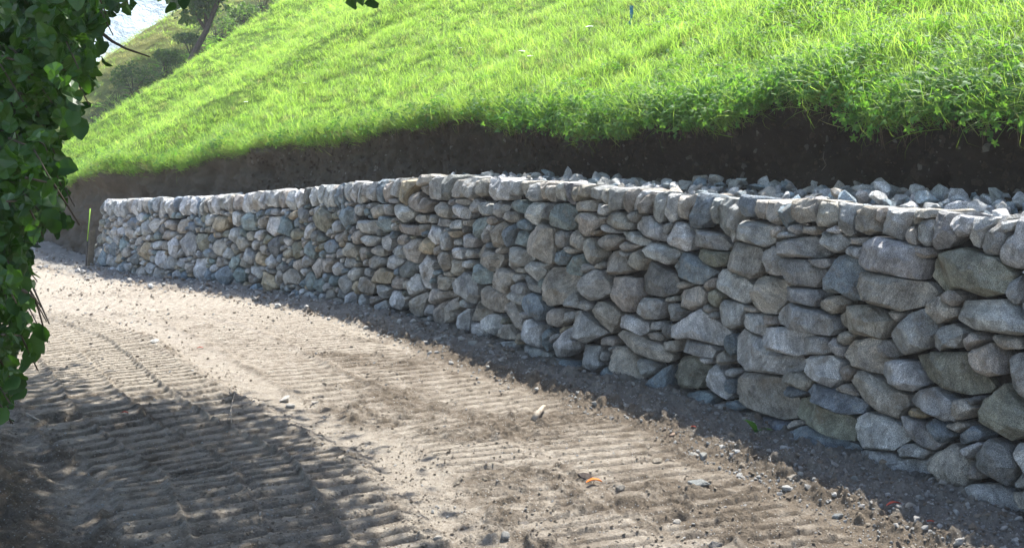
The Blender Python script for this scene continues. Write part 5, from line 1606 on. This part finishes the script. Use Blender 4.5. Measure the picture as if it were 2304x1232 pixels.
litter('fallen_leaf', 280, 930, curled(0.05, 0.014, M_RED, 'fallen_leaf', 6), 'rust red leaf scrap lying on the cleat marks at the left', rz=0.1)
litter('fallen_leaf', 750, 1138, curled(0.065, 0.016, M_GREENL, 'fallen_leaf', 5, .6), 'fresh green leaf on the pale strip between the track marks', rz=0.5)
w0 = wpx(1697, 972, 6.3)
x, y = gpx(1700, 985)
o = empty('dock_plant', (x, y, gz_at(x, y))); tag(o, 'single dark green broad leaf growing out at the foot of the wall', 'plant')
for k in range(3):
    q = obj('broad_leaf', DOCK[k], o, (0, 0, 0.005), (0.9 - 0.25 * k, 0.1, 2.2 + 0.9 * k)); q.scale = ((0.85, 0.5, 0.6)[k],) * 3
# bleached root standing in the berm and thin twigs
x, y = gpx(1212, 950); z = gz_at(x, y)
def stick(name, pts, r0, r1, label, cat, mat=M_TWIG, side=()):
    parts = [tube(pts, [r0 + (r1 - r0) * i / (len(pts) - 1) for i in range(len(pts))], 6)] + [tube(p, [r1 * 1.2, r1 * .5], 4) for p in side]
    c = Vector(pts[0]); o = obj(name, mesh(name, [tuple(Vector(v) - c) for v in join(parts)[0]], join(parts)[1], mat), None, c); tag(o, label, cat); return o
stick('root_piece', [(x - .03, y, z), (x - .01, y + .03, z + .035), (x + .02, y + .10, z + .05), (x + .035, y + .2, z + .045), (x + .05, y + .28, z + .03)], 0.026, 0.008,
      'pale bleached piece of root lying on the edge of the berm', 'root')
def gp(px, py, dz=0.015):
    x, y = gpx(px, py); z = gz_at(x, y); x, y = gpx(px, py, z + dz); return (x, y, gz_at(x, y) + dz)
stick('thin_twig', [gp(521, 952), gp(519, 925, .05), gp(523, 900, .03), gp(530, 878, .02)], 0.003, 0.002, 'thin upright pale twig stuck in the dirt between the track marks', 'twig')
stick('thin_twig', [gp(545, 915), gp(570, 905, .03), (gp(595, 900, .02)), gp(618, 896)], 0.004, 0.002, 'thin pale twig lying towards the white stones', 'twig')
stick('thin_twig', [gp(60, 930), gp(85, 925, .04), gp(112, 935, .02)], 0.007, 0.003, 'short curved root on the shaded clods at the left edge', 'twig')
s = 7.0
for (px, py, sd) in ((1852, 362, 1),):
    h = None
    ss_ = np.arange(2, 12, 0.02); o_ = at(ss_) + nat(ss_) * (strip_w(ss_) - 0.05)[:, None]; k = np.argmin(np.abs(CX + F * o_[:, 0] / o_[:, 1] - px)); d = o_[k, 1]
    z = ZC + (HY - py) * d / F; p = Vector((o_[k, 0], d, z))
    stick('hanging_root', [p + Vector((0.0, 0.08, -0.08)), p + Vector((0.01, -0.02, -0.03)), p + Vector((-0.02, -0.04, 0.02)), p + Vector((0.0, 0.0, 0.07))], 0.0022, 0.001, 'pale crooked root poking out of the dark bank', 'root')

# ------------------------------------------------------------------ pebbles, chips and clods nobody could count
PEB = []
for k in range(10):
    PEB.append(rock_mesh('pebble', 700 + k, M_PEB, n=12, flat=0.65, bevel=True, tint=gtint([(.46, .45, .43), (.52, .50, .47), (.34, .29, .23), (.28, .23, .18), (.40, .35, .28), (.22, .18, .14), (.60, .59, .56), (.38, .38, .37), (.26, .22, .17), (.44, .38, .31)][k])))
N = 150000
dd = 4.3 * (22 / 4.3) ** r.uniform(0, 1, N); an = r.uniform(-27, 27, N) * math.pi / 180
P_ = np.stack([dd * np.sin(an), dd * np.cos(an)], 1); ss, uu = coords(P_); rr_ = -uu
nz_ = fbm2(P_[:, 0], P_[:, 1], 1.5, 3, 301)
w = 0.10 + 1.0 * (1 - smooth(0.3, 0.8, rr_)) + 0.45 * np.exp(-((rr_ - 0.62) / .15) ** 2) + 0.30 * smooth(0.05, 0.4, nz_) + 0.30 * smooth(4.0, 4.6, rr_) + 0.2 * np.exp(-((rr_ - 2.55) / .2) ** 2) + 0.18 * smooth(8, 5, dd)
ok = (rr_ > -0.02) & (rr_ < 6.5) & (r.uniform(0, 1, N) < w * 0.5)
P_ = P_[ok]; rr_ = rr_[ok]; dd = dd[ok]; z = ground(P_[:, 0], P_[:, 1])[0]
n = len(P_); sz = 0.0045 + 0.011 * r.uniform(0, 1, n) ** 3.0 + r.uniform(0.006, 0.022, n) * (r.uniform(0, 1, n) < 0.08) * (rr_ < 0.75)
sz *= np.clip(dd / 7, 0.9, 1.8)
kind = np.where(rr_ < 0.8, r.choice([0, 1, 6, 7, 2, 3, 5], n), r.choice([2, 3, 4, 5, 8, 9, 0, 9, 4], n))
rot = r.uniform(0, 6.28, (n, 3)); rot[:, :2] = r.normal(0, .4, (n, 2))
scatter('pebbles_and_clods', PEB, np.c_[P_, z + sz * 0.3], rot, np.stack([sz, sz, sz], 1), kind)
print('pebbles', n)
for o in list(scene.objects):
    if o.parent is None and o.get('kind') == 'stuff' and 'label' not in o: pass

# crumbs and stones stuck in the cut bank
n = 9500; s_ = r.uniform(1.5, 18, n); v_ = r.uniform(0, 1, n) ** 1.4
k_ = np.searchsorted(sb, s_); k_ = np.clip(k_, 0, len(sb) - 1); j_ = np.clip((v_ * (len(vb) - 1)).astype(int), 0, len(vb) - 2)
BG = np.c_[PB, zz].reshape(len(sb), len(vb), 3)
P_ = BG[k_, j_]; sz = 0.007 + 0.034 * r.uniform(0, 1, n) ** 3
M_CLOD = plain('soil_crumb', (0.11, 0.085, 0.062), 0.95, 8, 0.05, 0.4, 0.1)
CL = [rock_mesh('soil_clod', 900 + k, M_CLOD if k < 5 else M_PEB, n=11, flat=0.8, bevel=False, tint=gtint((.24, .22, .19)), rough=0.25, cuts=1) for k in range(6)]
scatter('bank_crumbs', CL, P_, r.uniform(0, 6.28, (n, 3)), np.stack([sz, sz, sz], 1), np.where(r.uniform(0, 1, n) < .11, 5, r.integers(0, 5, n)))

# chips between the backfill stones
n = 7000; s_ = r.uniform(3, 15, n); w_ = r.uniform(0.22, 1.0, n) * strip_w(s_) ; sz = 0.008 + 0.022 * r.uniform(0, 1, n) ** 2
pp = at(s_) + nat(s_) * w_[:, None]
zz_ = hat(s_) - 0.075 + np.where(s_ < 10, 0.11, 0.05) * np.maximum(0, w_ - 0.4) + r.normal(0, 0.012, n)
scatter('backfill_chips', PEB, np.c_[pp, zz_], r.uniform(0, 6.28, (n, 3)), np.stack([sz, sz, sz * .8], 1), r.choice([0, 1, 7, 6, 0, 9], n))
